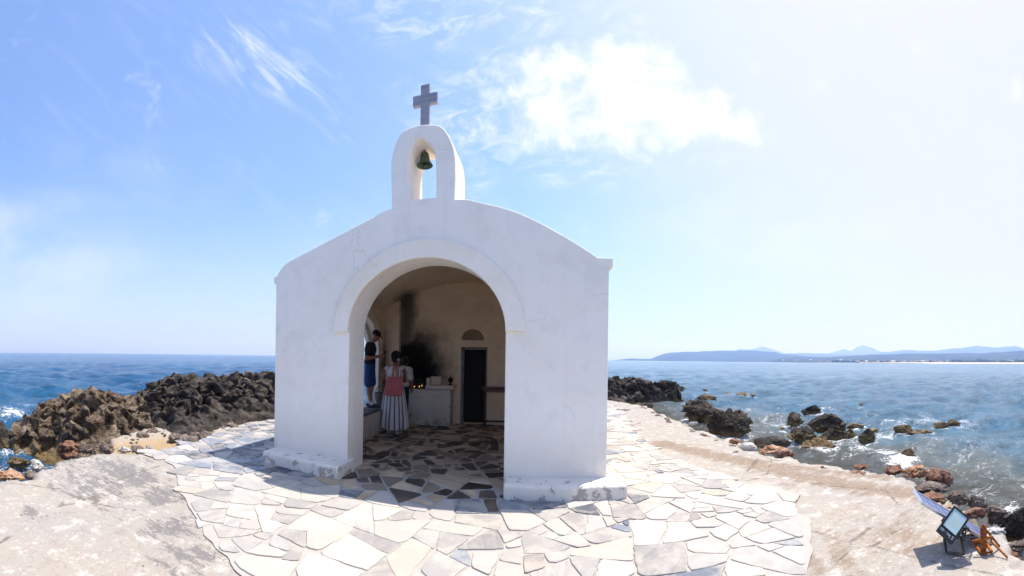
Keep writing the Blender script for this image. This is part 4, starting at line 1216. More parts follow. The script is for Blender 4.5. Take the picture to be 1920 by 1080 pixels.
hillrange('hills', [(-60, 118), (0, 113), (60, 110), (150, 101), (240, 103), (265, 92), (290, 82), (330, 74), (430, 70), (540, 66), (640, 65), (760, 67), (800, 72), (830, 80), (900, 88), (1000, 96), (1150, 110), (1300, 120)], 4600, 3400, M['hill'], 'long flat topped headland across the bay', 1)
hillrange('hills', [(700, 100), (830, 80), (930, 76), (1050, 79), (1200, 84), (1290, 73), (1420, 61), (1460, 67), (1560, 62), (1650, 50), (1700, 42), (1750, 43), (1800, 49), (1880, 45), (1925, 54), (2050, 50), (2300, 70)], 8000, 5600, M['hill_far'], 'hazy blue hills behind the coast', 3)
hillrange('hills', [(600, 80), (640, 56), (690, 60), (740, 46), (800, 62), (850, 80), (1000, 84), (1060, 74), (1110, 59), (1140, 67), (1165, 50), (1195, 42), (1230, 50), (1265, 68), (1400, 84)], 11000, 9500, M['hill_far'], 'farthest pale mountains', 5, back=.1)
hillrange('hills', [(780, 110), (830, 96), (1000, 95), (1120, 90), (1230, 85), (1400, 79), (1600, 79), (1800, 74), (1920, 65), (2100, 60), (2400, 70)], 3400, 2300, M['hill'], 'low dark green ridge behind the beach', 7)
hillrange('coast', [(860, 122), (900, 118), (1100, 116), (1300, 111), (1500, 108), (1700, 108), (1930, 106), (2100, 104), (2400, 104)], 2300, 1500, M['coastland'], 'low coastal plain with a sandy beach', 9, rough=.1)
# beach strip
th = np.linspace(AZ(1610), AZ(2120), 120)
V = []; 
for i, t in enumerate(th):
    r0 = 1480 + 900 * max(0, (AZ(1760) - t)) ; V += [(r0 * math.sin(t), r0 * math.cos(t), -.9), ((r0 + 40) * math.sin(t), (r0 + 40) * math.cos(t), 2.2), ((r0 + 160) * math.sin(t), (r0 + 160) * math.cos(t), 4.5)]
np_mesh('beach', np.array(V), np.array([(i * 3 + k, i * 3 + k + 1, i * 3 + k + 4, i * 3 + k + 3) for i in range(119) for k in range(2)]), M['beach'], True)
kind(bpy.data.objects['beach'], label='thin sandy beach across the bay')
# far woodland band (reads as one mass)
mb = MB(); rw = random.Random(4)
for i in range(420):
    px = 1560 + 420 * rw.random() ** .75; t = AZ(px); r_ = rw.uniform(1700, 2300); s_ = rw.uniform(3, 7.5) * (1 + .5 * (px > 1780))
    zb = 3
    mb.ell((r_ * math.sin(t), r_ * math.cos(t), zb + s_ * .7), (s_ * rw.uniform(1.0, 2.4), s_ * rw.uniform(1, 2), s_ * rw.uniform(.6, 1.0)), None, 7, 5)
kind(mb.build('woodland', M['wood_far'], None), 'stuff', 'far trees along the coast across the bay')
for i in range(26):
    px = 1470 + i * 17.5 + rw.uniform(-6, 6); t = AZ(px); r_ = rw.uniform(1650, 2050); w = rw.uniform(9, 22); h = rw.uniform(4, 7.5); dpt = rw.uniform(8, 12)
    hz_ = 3.5 + (r_ - 1600) * .012
    nm = ['small', 'wide', 'low', 'tall'][i % 4]
    o = thing('house', 'tiny %s pale house in the far coastal town' % ('white' if i % 2 else 'cream'), 'house', (r_ * math.sin(t), r_ * math.cos(t), hz_), 'houses of the far coastal town', -t)
    mb = MB(); mb.box((0, 0, h / 2), (w, dpt, h)); mb.build('wall', M['housewall'], o)
    mb = MB(); hh = 1.6; mb.add([(-w / 2 - .4, -dpt / 2 - .4, h), (w / 2 + .4, -dpt / 2 - .4, h), (w / 2 + .4, dpt / 2 + .4, h), (-w / 2 - .4, dpt / 2 + .4, h), (-w / 2 + 1, 0, h + hh), (w / 2 - 1, 0, h + hh)], [(0, 1, 5, 4), (2, 3, 4, 5), (0, 4, 3), (1, 2, 5), (3, 2, 1, 0)])
    mb.build('roof', M['houseroof'] if i % 3 else M['housewall'], o)
    o['label'] = 'tiny pale house in the far coastal town across the bay'

# ------------------------------------------------------------------ bell
bc = fm(fpd(796.6, 300, BD / 2)[0], 0, BD / 2)
br = math.hypot(bc.x, bc.y); bz0 = D(796.6, 311, br).z; bz1 = D(796.6, 284, br).z; sz = (bz1 - bz0)
bell = thing('bell', 'small green bronze bell hanging in the belfry opening', 'bell', (bc.x, bc.y, bz0))
mb = MB(); prof = [(.098, 0), (.101, .004), (.094, .014), (.078, .035), (.066, .06), (.058, .09), (.053, .12), (.047, .145), (.033, .165), (.012, .176), (.0, .178)]
k = sz / .178
prof2 = [(r * k * 1.0, z * k) for r, z in prof] ; inn = [(max(r - .009, 0) * k, max(z * k - .006, .0)) for r, z in prof[:-1]]
mb.lathe(prof2, (0, 0, 0), 32); mb.lathe(inn[::-1], (0, 0, 0), 32); mb.build('bell_body', M['bronze'], bell, True)
MB().capsule((0, 0, .11 * k), (0, 0, .0), .006, .016).build('clapper', M['bronze'], bell, True)
mb = MB(); zt_ = sz
mb.tube([(0, 0, zt_ - .005), (0, 0, zt_ + .055)], .011, 10)
ring = [(.026 * math.cos(a), 0, zt_ + .075 + .022 * math.sin(a)) for a in np.linspace(0, 2 * PI, 17)]
mb.tube(ring, .008, 8)
mb.tube([(-.045, 0, zt_ + .098), (.045, 0, zt_ + .098)], .009, 8); mb.tube([(0, 0, zt_ + .09), (0, 0, zt_ + .16)], .007, 8)
mb.build('hanger', M['brass'], bell, True)

# ------------------------------------------------------------------ table and censer
tz = D(930, 727, 8.6).z
t0 = G(908, 797, 0)
tw = .78; td = .42
tb = thing('table', 'dark red wooden side table standing right of the black doorway', 'table', (t0.x + .36, t0.y + .20, 0))
MB().box((0, 0, tz - .02), (tw + .06, td + .06, .035)).build('tabletop', M['wood'], tb, False, .006)
mb = MB(); mb.box((0, -td / 2 + .03, tz - .085), (tw - .06, .02, .09)); mb.box((0, td / 2 - .03, tz - .085), (tw - .06, .02, .09)); mb.box((-tw / 2 + .03, 0, tz - .085), (.02, td - .06, .09)); mb.box((tw / 2 - .03, 0, tz - .085), (.02, td - .06, .09))
mb.build('apron', M['wood'], tb, False, .003)
for sx in (-1, 1):
    for sy in (-1, 1):
        mb = MB(); mb.lathe([(.024, 0), (.024, .05), (.018, .08), (.026, .14), (.02, .3), (.027, tz - .18), (.027, tz - .04)], (sx * (tw / 2 - .03), sy * (td / 2 - .03), 0), 12); mb.build('leg', M['wood'], tb, True)
mb = MB(); mb.bar((-tw / 2 + .03, -td / 2 + .03, .09), (tw / 2 - .03, -td / 2 + .03, .09), .03, .04); mb.bar((-tw / 2 + .03, td / 2 - .03, .09), (tw / 2 - .03, td / 2 - .03, .09), .03, .04); mb.build('stretcher', M['wood'], tb, False, .003)
mb = MB()
for i in range(5):
    a0 = -tw / 2 + .1 + i * (tw - .2) / 5; mb.tube([(a0 + (tw - .2) / 5 * u, -td / 2 + .016, tz - .09 - .02 * math.sin(u * PI)) for u in np.linspace(0, 1, 9)], .006, 6)
mb.build('carving', simple('carved_wood', (.32, .22, .12), (.16, .1, .05), 20, .5), tb, True)
cp_ = D(844.5, 722, hfY / math.cos(AZ(844.5)) + .22)
cen = thing('censer', 'small dark metal censer standing on the hearth counter', 'censer', (cp_.x, cp_.y, hz + .082))
cm = simple('tarnished_metal', (.035, .03, .026), (.012, .01, .009), 30, .45, .8)
MB().lathe([(.001, 0), (.05, .0), (.045, .012), (.016, .03), (.014, .05), (.04, .07), (.058, .10), (.055, .125), (.03, .128)], (0, 0, 0), 20).build('bowl', cm, cen, True)
MB().lathe([(.055, .127), (.048, .15), (.03, .17), (.012, .185), (.008, .21), (.001, .235)], (0, 0, 0), 20).build('lid', cm, cen, True)
MB().tube([(.05, 0, .12), (.075, 0, .14), (.07, 0, .175), (.04, 0, .18)], .006, 8).build('handle', cm, cen, True)
# candles burning in front of the fire box
wax = simple('candle_wax', (.55, .42, .22), (.4, .3, .15), 10, .5, bump=0)
fl = NT('candle_flame'); e = fl.n('ShaderNodeEmission'); e.inputs[0].default_value = (1, .45, .12, 1); e.inputs[1].default_value = 2.2; fl.done(e.outputs[0])
M['steel'] = simple('brushed_steel', (.5, .5, .52), (.35, .35, .37), 20, .35, .9, bump=.1)
for k, (px, h, lab) in enumerate([(792.5, .075, 'tallest lit candle at the right of the sooty fire box'), (788, .05, 'short lit candle beside the tallest one'), (779, .045, 'lit candle at the left of the row by the fire box')]):
    yy = hfY + .07 + .03 * k
    x_ = D(px, 725, yy / math.cos(AZ(px))).x; c_ = thing('candle', lab, 'candle', (x_, hfY - .01 + .02 * k, hz - .021), 'candles on the hearth')
    MB().lathe([(.001, 0), (.007, 0), (.006, h), (.001, h)], (0, 0, 0), 10).build('wax', wax, c_, True)
    MB().lathe([(.001, h), (.006, h + .008), (.005, h + .016), (.001, h + .03)], (0, 0, 0), 10).build('flame', fl.m, c_, True)

# wicker basket on the ledge
bk = D(706, 757, 8.35); bkx, bky = -2.78, 8.0
bas = thing('basket', 'old wicker basket on the ledge behind the woman', 'basket', (bkx, bky, wz0 + .03))
wk = simple('wicker', (.28, .22, .15), (.08, .06, .04), 60, .8, bump=1, bscale=80, bdist=.01)
mb = MB()
for j in range(12):
    z = j * .022; r_ = .13 + .05 * math.sin(j / 11 * 1.8); mb.tube([(r_ * math.cos(a) + .004 * math.sin(a * 12 + j * PI), (r_) * math.sin(a), z + .012) for a in np.linspace(0, 2 * PI, 33)], .011, 6)
mb.lathe([(.001, .0), (.14, .0), (.14, .01), (.001, .01)], (0, 0, 0), 24); mb.build('body', wk, bas, True)
MB().tube([(-.17 * math.cos(a), 0, .26 + .17 * math.sin(a)) for a in np.linspace(0, PI, 17)], .010, 8).build('handle', wk, bas, True)

# ------------------------------------------------------------------ people
def skin(name, c): return simple(name, c, tuple(x * .85 for x in c), 12, .55, bump=.1, bscale=60, bdist=.001)


M['skin_tan'] = skin('tanned_skin', (.36, .17, .10))
M['skin_brown'] = skin('brown_skin', (.26, .12, .07))
M['hair'] = simple('dark_hair', (.008, .006, .005), (.004, .003, .003), 60, .8, bump=.8, bscale=120)
M['navy'] = simple('navy_cotton', (.010, .012, .022), (.007, .008, .014), 12, .9, bump=.5, bscale=9, bdist=.02)
M['blue'] = simple('blue_cotton', (.018, .06, .22), (.012, .045, .17), 8, .85, bump=.5, bscale=9, bdist=.02)
M['whitecloth'] = simple('white_cotton', (.70, .69, .70), (.58, .57, .6), 6, .9, bump=.6, bscale=9, bdist=.02)
M['jeans'] = simple('dark_denim', (.02, .035, .09), (.012, .02, .05), 20, .9, bump=.5, bscale=30)
M['pink'] = simple('pink_canvas', (.62, .17, .18), (.52, .13, .145), 5, .9, bump=.5, bscale=14, bdist=.01)
M['shoe_w'] = simple('white_shoe', (.68, .66, .62), (.5, .48, .45), 20, .6)
M['shoe_d'] = simple('dark_shoe', (.03, .03, .035), (.015, .015, .018), 20, .6)
M['phone'] = simple('phone_black', (.012, .012, .014), (.008, .008, .01), 5, .25, bump=0)


def head_shape(mb, c, s=1.0, yaw=0, pitch=0):
    """face towards +x in head space"""
    Rm = Matrix.Rotation(yaw, 3, 'Z') @ Matrix.Rotation(pitch, 3, 'Y')
    c = Vector(c)
    def E(p, r, rr=None): mb.ell(c + Rm @ (Vector(p) * s), Vector(r) * s, Rm if rr is None else Rm @ rr)
    E((-.012, 0, .03), (.095, .076, .085)); E((.022, 0, -.035), (.066, .058, .075)); E((.05, 0, -.085), (.032, .032, .026))
    E((.09, 0, -.012), (.020, .013, .024)); E((.073, 0, .035), (.022, .045, .016)); E((.076, 0, -.055), (.014, .024, .009))
    for sy in (-1, 1):
        E((-.006, sy * .078, -.005), (.020, .009, .032)); E((.072, sy * .030, .012), (.012, .014, .010)); E((.055, sy * .04, -.02), (.025, .022, .022))
    return Rm


def hand(mb, wrist, direc, palmn, s=1.0, curl=.6, thumb=1):
    """palm with four fingers and a thumb; direc = towards finger tips, palmn = palm normal"""
    d = Vector(direc).normalized(); n = Vector(palmn); n = (n - d * n.dot(d)).normalized(); w = d.cross(n); p = Vector(wrist)
    mb.chain([p, p + d * .045 * s, p + d * .085 * s], [.024 * s, .028 * s, .026 * s])
    for i, (o, L) in enumerate(zip((-.030, -.010, .010, .029), (.068, .078, .073, .056))):
        a = p + d * .085 * s + w * o * s; q = a; ang = 0; pts = [a - d * .02 * s]; 
        for k in range(3):
            ang += curl * (.5 if k == 0 else .8); q = q + (d * math.cos(ang) + n * math.sin(ang)) * (L * s * (.42, .32, .26)[k]); pts.append(q)
        mb.chain(pts, [.0095 * s, .009 * s, .0085 * s, .0075 * s])
    a = p + d * .03 * s - w * .026 * s * thumb; mb.chain([a, a + (d * .5 - w * thumb * .8 + n * .2) * .035 * s, a + (d * .95 - w * thumb * .7 + n * .6) * .06 * s], [.013 * s, .011 * s, .009 * s])


def cloth_remesh(mb, name, mat, par, vox=.012, sm=3): return mb.remesh(name, mat, par, vox, sm)


# --- man: standing on the ledge, looking down at his phone, facing right (+x local)
s_ = .96
mx, my, mz = -2.91, 7.50, wz0 + .028
man = thing('person', 'man in a dark t-shirt, blue shorts and black cap looking down at a phone', 'person', (mx, my, mz), None, .12)
hipz, knz, shz, neckz = .86, .47, 1.34, 1.40
HL, HR = (0, .085, hipz), (0, -.085, hipz); KL, KR = (.03, .10, knz), (.00, -.10, knz); AL, AR = (-.02, .11, .085), (.08, -.10, .085)
mb = MB()
for H, K, A in ((HL, KL, AL), (HR, KR, AR)):
    H, K, A = Vector(H), Vector(K), Vector(A); calf = K.lerp(A, .35) + Vector((-.012, 0, 0))
    mb.chain([H, H.lerp(K, .5), K, calf, A], [.085, .072, .052, .052, .034])
    mb.chain([A + Vector((-.03, 0, -.035)), A + Vector((.10, 0, -.05))], [.034, .028]); mb.capsule(A + Vector((.10, 0, -.05)), A + Vector((.16, 0, -.058)), .03, .022)
mb.ell((0, 0, .90), (.105, .155, .11)); mb.ell((.005, 0, 1.08), (.10, .14, .16)); mb.ell((.01, 0, 1.24), (.115, .17, .15)); mb.capsule((.015, -.14, 1.345), (.015, .14, 1.345), .062, .062)
mb.capsule((.025, 0, 1.36), (.075, 0, 1.46), .058, .052)
SL, SR = Vector((.015, .185, 1.33)), Vector((.015, -.185, 1.33)); EL_, ER_ = Vector((-.005, .235, 1.07)), Vector((.0, -.235, 1.06)); WL, WR = Vector((.23, .07, 1.12)), Vector((.22, -.10, 1.10))
for S_, E_, W_ in ((SL, EL_, WL), (SR, ER_, WR)): mb.chain([S_, S_.lerp(E_, .5), E_, E_.lerp(W_, .35), W_], [.056, .047, .040, .041, .027])
hand(mb, WR, (1, .45, .12), (0, 1, 0), 1, .55, 1); hand(mb, WL, (1, -.35, .25), (0, -1, .1), 1, .7, -1)
hc_ = (.125, 0, 1.545); Rh = head_shape(mb, hc_, 1.0, 0, .55)
body = mb.remesh('body', M['skin_tan'], man, .0075, 3)
mb = MB()  # t-shirt
mb.ell((.002, 0, 1.0), (.125, .175, .12)); mb.ell((.005, 0, 1.12), (.12, .165, .17)); mb.ell((.012, 0, 1.25), (.132, .19, .15)); mb.capsule((.015, -.16, 1.345), (.015, .16, 1.345), .074, .074); mb.lathe([(.125, .84), (.128, .92), (.122, 1.02), (.02, 1.1)], (0, 0, 0), 28, 1, 1.36)
mb.ell((.03, 0, 1.385), (.075, .085, .04))
for S_, E_ in ((SL, EL_), (SR, ER_)): mb.chain([S_, S_.lerp(E_, .62)], [.074, .066])
cloth_remesh(mb, 'tshirt', M['navy'], man)
mb = MB(); mb.ell((0, 0, .87), (.128, .172, .11))
for H, K in ((HL, KL), (HR, KR)):
    H, K = Vector(H), Vector(K); mb.chain([H + Vector((0, 0, .02)), H.lerp(K, .5), H.lerp(K, .86)], [.098, .098, .098])
cloth_remesh(mb, 'shorts', M['blue'], man)
mb = MB(); hcv = Vector(hc_)
for i in range(1):
    mb.ell(hcv + Rh @ Vector((-.012, 0, .055)), (.104, .087, .080), Rh)
mb.ell(hcv + Rh @ Vector((.115, 0, .045)), (.062, .066, .008), Rh @ Matrix.Rotation(.25, 3, 'Y')); mb.ell(hcv + Rh @ Vector((-.012, 0, .134)), (.010, .010, .006), Rh)
cloth_remesh(mb, 'cap', M['hair'], man, .006, 2)
for A in (AL, AR):
    mb = MB(); A = Vector(A); mb.chain([A + Vector((-.04, 0, -.045)), A + Vector((.10, 0, -.055))], [.04, .036]); mb.capsule(A + Vector((.10, 0, -.055)), A + Vector((.17, 0, -.06)), .036, .026)
    mb.box(A + Vector((.06, 0, -.078)), (.27, .08, .014))
    cloth_remesh(mb, 'shoe', M['shoe_d'], man, .008, 2)
for A in (AL, AR): mb = MB(); A = Vector(A); mb.capsule(A + Vector((0, 0, -.01)), A + Vector((.002, 0, .035)), .040, .040); cloth_remesh(mb, 'sock', M['whitecloth'], man, .008, 2)
man.scale = (s_, s_, s_)
ph = thing('phone', 'black phone held up in front of the man in the cap', 'phone', tuple(Matrix.Translation((mx, my, mz)) @ Matrix.Rotation(.12, 4, 'Z') @ (Vector((.325, -.02, 1.155)) * s_)), None, .12)
Rp = Matrix.Rotation(-.62, 3, 'Y')
MB().box((0, 0, 0), (.009, .074, .15), Matrix.Rotation(.62, 3, 'Y')).build('case', M['phone'], ph, False, .004)
MB().box(Matrix.Rotation(.62, 3, 'Y') @ Vector((-.0055, 0, 0)), (.003, .068, .14), Matrix.Rotation(.62, 3, 'Y')).build('screen', simple('dim_screen', (.05, .055, .06), (.04, .045, .05), 5, .15, bump=0), ph)

# --- woman: seen from behind, striped dress (faces +y local, slightly right)
wg = G(736, 812, 0)
wx_, wy_ = wg.x + .03, wg.y - .02
wom = thing('person', 'woman seen from behind in a long white dress with blue stripes', 'person', (wx_, wy_, 0), None, -.12)
mb = MB()  # body faces +y
for sx in (-1, 1):
    A = Vector((sx * .10, -.02, .075)); K = Vector((sx * .09, .01, .47)); H = Vector((sx * .085, 0, .85))
    mb.chain([H, K, K.lerp(A, .35), A], [.10, .062, .056, .034]); mb.chain([A + Vector((0, -.03, -.03)), A + Vector((0, .12, -.045))], [.034, .026])
mb.ell((0, 0, .90), (.19, .13, .13)); mb.ell((0, 0, 1.08), (.155, .115, .16)); mb.ell((0, .0, 1.24), (.165, .11, .13)); mb.capsule((-.12, .01, 1.325), (.12, .01, 1.325), .055, .055)
mb.capsule((0, .02, 1.34), (0, .055, 1.45), .052, .047)
SLw, SRw = Vector((-.20, .01, 1.30)), Vector((.175, .01, 1.30)); ELw, ERw = Vector((-.285, .0, 1.05)), Vector((.165, .16, 1.07)); WLw, WRw = Vector((-.13, .22, 1.02)), Vector((.10, .24, 1.05))
for S_, E_, W_ in ((SLw, ELw, WLw), (SRw, ERw, WRw)): mb.chain([S_, S_.lerp(E_, .5), E_, E_.lerp(W_, .4), W_], [.060, .055, .046, .043, .027])
hand(mb, WLw, (.6, .9, .1), (1, -.4, 0), .95, .6, 1); hand(mb, WRw, (-.6, .9, .1), (-1, -.4, 0), .95, .6, -1)
head_shape(mb, (0, .085, 1.545), .97, PI / 2 + .25, .35)
mb.remesh('body', M['skin_brown'], wom, .0085, 3)


def dress():
    n = 120; V = []; U = []; Fs = []
    prof = [(1.37, .085, .06), (1.345, .155, .085), (1.30, .195, .115), (1.22, .190, .128), (1.12, .180, .125), (1.02, .176, .125), (.95, .195, .140), (.85, .225, .160), (.70, .245, .175), (.50, .270, .195), (.30, .295, .215), (.16, .305, .222), (.115, .300, .220)]
    P = [Vector(p) for p in resample([(z, a, b) for z, a, b in []] or [(0, 0)] * 0, 1)] if False else prof
    zz = []
    for i in range(len(prof) - 1):
        for k in range(4):
            t = k / 4; zz.append(tuple(prof[i][c] * (1 - t) + prof[i + 1][c] * t for c in range(3)))
    zz.append(prof[-1])
    for z, a, b in zz:
        fold = sstep(1.0, .25, np.array(z)) if False else max(0, min(1, (1.0 - z) / .8))
        for k in range(n):
            t = 2 * PI * k / n
            f = 1 + fold * (.055 * math.sin(t * 11 + 1.3 * math.sin(t * 2)) + .03 * math.sin(t * 5 + 2)) + .012 * math.sin(t * 7 + z * 14)
            zz2 = z + (.018 * math.sin(t * 2 + 1) if z < .2 else 0)
            V.append((a * f * math.cos(t), b * f * math.sin(t) + .005, zz2)); U.append(t / (2 * PI))
    m_ = len(zz)
    for i in range(m_ - 1):
        for k in range(n): A = i * n + k; B = i * n + (k + 1) % n; Fs.append((A, A + n, B + n, B))
    t = NT('striped_dress'); u = t.attr('around'); z = t.n('ShaderNodeSeparateXYZ'); t.l(t.objc(), z.inputs[0]); zc = z.outputs[2]
    s = t.math('MULTIPLY', u, 18); fr = t.math('FRACT', s); c1 = t.math('ABSOLUTE', t.math('SUBTRACT', fr, .5))
    wide = t.math('LESS_THAN', c1, .115); thin = t.math('MULTIPLY', t.math('GREATER_THAN', c1, .17), t.math('LESS_THAN', c1, .205))
    st = t.math('MAXIMUM', wide, thin)
    low = t.math('LESS_THAN', zc, 1.0)
    side = t.math('MULTIPLY', t.math('GREATER_THAN', t.math('ABSOLUTE', t.math('SUBTRACT', u, .75)), .085), t.math('GREATER_THAN', zc, 1.0))
    msk = t.math('MULTIPLY', st, t.math('MAXIMUM', low, side))
    # embroidered band down the back
    bnd = t.math('MULTIPLY', t.math('LESS_THAN', t.math('ABSOLUTE', t.math('SUBTRACT', u, .765)), .022), t.math('GREATER_THAN', zc, 1.02))
    emb = t.math('MULTIPLY', bnd, t.rng(t.noise(t.mapping(t.objc(), (40, 40, 40)), 1, 2), .47, .52))
    col = t.mix(msk, (.72, .68, .68), (.045, .06, .14)); col = t.mix(emb, col, (.02, .02, .035))
    t.done(t.bsdf(col, .9, 0, .15, t.bump(t.noise(t.objc(), 14, 4), .5, .012)))
    o = np_mesh('dress', np.array(V), np.array(Fs), t.m, True, dict(around=U), (0, 0, 0), wom)
    # v-neck straps on the shoulders
    md = o.modifiers.new('s', 'SOLIDIFY'); md.thickness = .006
    return o


dress()
for sx in (-1, 1): mb = MB(); mb.ell((sx * .165, .005, 1.325), (.062, .075, .045), Matrix.Rotation(sx * .5, 3, 'Y')); cloth_remesh(mb, 'sleeve', M['whitecloth'], wom, .01, 2)
mb = MB(); mb.ell((0, .065, 1.578), (.106, .118, .106)); mb.ell((.01, -.02, 1.51), (.072, .055, .075)); mb.ell((0.02, -.045, 1.575), (.045, .04, .045))
cloth_remesh(mb, 'hair', M['hair'], wom, .008, 2)
mb = MB()
for k in range(5): a = k * 2 * PI / 5; mb.ell((.092 + .018 * math.cos(a), -.03, 1.50 + .018 * math.sin(a)), (.014, .007, .009), Matrix.Rotation(-a, 3, 'Y'))
mb.build('hair_clip', M['whitecloth'], wom, True)
for sx in (-1, 1):
    mb = MB(); A = Vector((sx * .10, -.02, .075)); mb.chain([A + Vector((0, -.04, -.04)), A + Vector((0, .08, -.045))], [.041, .038]); mb.capsule(A + Vector((0, .08, -.045)), A + Vector((0, .15, -.05)), .037, .026); mb.box(A + Vector((0, .05, -.07)), (.08, .25, .014))
    cloth_remesh(mb, 'shoe', M['shoe_w'], wom, .008, 2)
# tote bag on her left shoulder
bagw = thing('tote_bag', 'pink canvas tote bag hanging from the left shoulder of the woman', 'bag', (wx_ + .03, wy_ - .185, .80), None, -.05)
def tote():
    nx_, nz_ = 18, 20; V = []; Fs = []
    for side in (-1, 1):
        for j in range(nz_ + 1):
            for i in range(nx_ + 1):
                u = i / nx_ * 2 - 1; v = j / nz_; w = .205 - .05 * v
                bul = (1 - u * u) ** .5 * (.030 * (1 - v) + .012) * (1 - .5 * (v < .02))
                V.append((u * w + .035 * v, side * bul + .006 * math.sin(u * 5 + v * 4), v * .36 - .02 * (1 - u * u) * (1 - v)))
    q = (nx_ + 1) * (nz_ + 1)
    for s in (0, 1):
        for j in range(nz_):
            for i in range(nx_): a = s * q + j * (nx_ + 1) + i; f = (a, a + 1, a + nx_ + 2, a + nx_ + 1); Fs.append(f if s == 0 else f[::-1])
    for i in range(nx_): Fs.append((i, i + q, i + 1 + q, i + 1))
    for j in range(nz_):
        a = j * (nx_ + 1); Fs.append((a, a + nx_ + 1, a + nx_ + 1 + q, a + q)); b = a + nx_; Fs.append((b, b + q, b + nx_ + 1 + q, b + nx_ + 1))
    mk('bag_body', V, Fs, M['pink'], bagw, True)
    for s in (-1, 1):
        mb = MB(); pts = resample([(-.04, s * .02, .34), (-.015, s * .022 + .02, .45), (.005, .06 + s * .015, .545), (.02, .15, .585), (.045, .24 + s * .0, .54)] if s > 0 else [(.10, s * .02, .34), (.085, s * .02, .44), (.06, .03, .545), (.045, .14, .588), (.05, .22, .55)], 4)
        for a, b in zip(pts[:-1], pts[1:]): mb.bar(a, b, .030, .006, (0, -1, .5))
        mb.build('strap', M['pink'], bagw, True)
tote()

# --- third person: mostly hidden behind the woman
tg = G(768, 800, 0)
t3 = thing('person', 'person in a white t-shirt and dark jeans half hidden behind the woman', 'person', (tg.x - .19, tg.y, 0), None, -.1)
mb = MB()
for sx in (-1, 1):
    A = Vector((sx * .09, -.02, .08)); K = Vector((sx * .085, .01, .46)); H = Vector((sx * .08, 0, .83)); mb.chain([H, K, K.lerp(A, .35), A], [.08, .055, .052, .036]); mb.chain([A + Vector((0, -.03, -.03)), A + Vector((0, .13, -.045))], [.034, .026])
mb.ell((0, 0, .88), (.15, .11, .12)); mb.ell((0, .01, 1.06), (.135, .10, .16)); mb.ell((0, .02, 1.2), (.155, .10, .13)); mb.capsule((-.12, .03, 1.28), (.12, .03, 1.28), .055, .055); mb.capsule((0, .05, 1.30), (0, .12, 1.38), .05, .046)
SL3, SR3 = Vector((-.17, .03, 1.26)), Vector((.17, .03, 1.26)); EL3, ER3 = Vector((-.15, .15, 1.02)), Vector((.215, .02, 1.0)); WL3, WR3 = Vector((-.1, .26, 1.02)), Vector((.17, .16, .84))
for S_, E_, W_ in ((SL3, EL3, WL3), (SR3, ER3, WR3)): mb.chain([S_, S_.lerp(E_, .5), E_, E_.lerp(W_, .4), W_], [.052, .045, .039, .038, .026])
hand(mb, WL3, (.5, .9, .1), (1, -.4, 0), .93, .6, 1); hand(mb, WR3, (-.1, .5, -.8), (-1, .2, 0), .93, .4, -1)
head_shape(mb, (0, .17, 1.45), .97, PI / 2 + .3, .7)
mb.remesh('body', M['skin_tan'], t3, .0085, 3)
mb = MB(); mb.ell((0, 0, .95), (.175, .13, .12)); mb.ell((0, .01, 1.08), (.155, .12, .16)); mb.ell((0, .02, 1.2), (.175, .12, .13)); mb.capsule((-.15, .03, 1.275), (.15, .03, 1.275), .068, .068)
for S_, E_ in ((SL3, EL3), (SR3, ER3)): mb.chain([S_, S_.lerp(E_, .7)], [.07, .062])
cloth_remesh(mb, 'tshirt', M['whitecloth'], t3)
mb = MB(); mb.ell((0, 0, .86), (.16, .12, .12))
for sx in (-1, 1): mb.chain([(sx * .08, 0, .83), (sx * .085, .01, .46), (sx * .09, -.015, .10)], [.092, .068, .058])
cloth_remesh(mb, 'jeans', M['jeans'], t3)
mb = MB(); mb.ell((0, .145, 1.485), (.09, .10, .095)); mb.ell((0, .08, 1.43), (.06, .05, .06)); cloth_remesh(mb, 'hair', M['hair'], t3, .008, 2)
for sx in (-1, 1):
    mb = MB(); A = Vector((sx * .09, -.02, .075)); mb.chain([A + Vector((0, -.04, -.04)), A + Vector((0, .08, -.045))], [.040, .037]); mb.capsule(A + Vector((0, .08, -.045)), A + Vector((0, .15, -.05)), .036, .026); mb.box(A + Vector((0, .05, -.07)), (.08, .24, .014))
    cloth_remesh(mb, 'shoe', M['shoe_d'], t3, .008, 2)

# ------------------------------------------------------------------ solar flood lamp, panel, rusty bracket
M['lampblack'] = simple('black_plastic', (.018, .018, .020), (.012, .012, .013), 15, .42, bump=.1)
M['alu'] = simple('aluminium_frame', (.62, .63, .66), (.5, .51, .54), 12, .35, .6, bump=.1)
t = NT('solar_cells'); uv = t.objc(); sp_ = t.n('ShaderNodeSeparateXYZ'); t.l(uv, sp_.inputs[0])
gx = t.math('LESS_THAN', t.math('ABSOLUTE', t.math('SUBTRACT', t.math('FRACT', t.math('DIVIDE', sp_.outputs[0], .088)), .5)), .022)
gy = t.math('LESS_THAN', t.math('ABSOLUTE', t.math('SUBTRACT', t.math('FRACT', t.math('DIVIDE', sp_.outputs[1], .105)), .5)), .03)
col = t.mix(t.math('MAXIMUM', gx, gy), t.mix(t.noise(uv, 30, 3), (.085, .10, .23), (.13, .15, .30)), (.42, .46, .60))
M['solar'] = t.done(t.bsdf(col, .18, 0, .6))
M['lens'] = simple('lamp_reflector', (.42, .58, .60), (.34, .48, .5), 3, .25, .3, bump=0)
t = NT('led_field'); uv = t.objc()
v1 = t.noise(t.mapping(uv, (18, 6, 1)), 1, 4, .6, .5); stripes = t.rng(v1, .55, .7)
col = t.mix(stripes, t.mix(t.noise(uv, 9, 3), (.34, .52, .56), (.52, .63, .60)), (.62, .72, .70)); M['led'] = t.done(t.bsdf(col, .12, 0, .7))
M['mark'] = simple('white_print', (.6, .6, .6), (.5, .5, .5), 5, .6, bump=0)


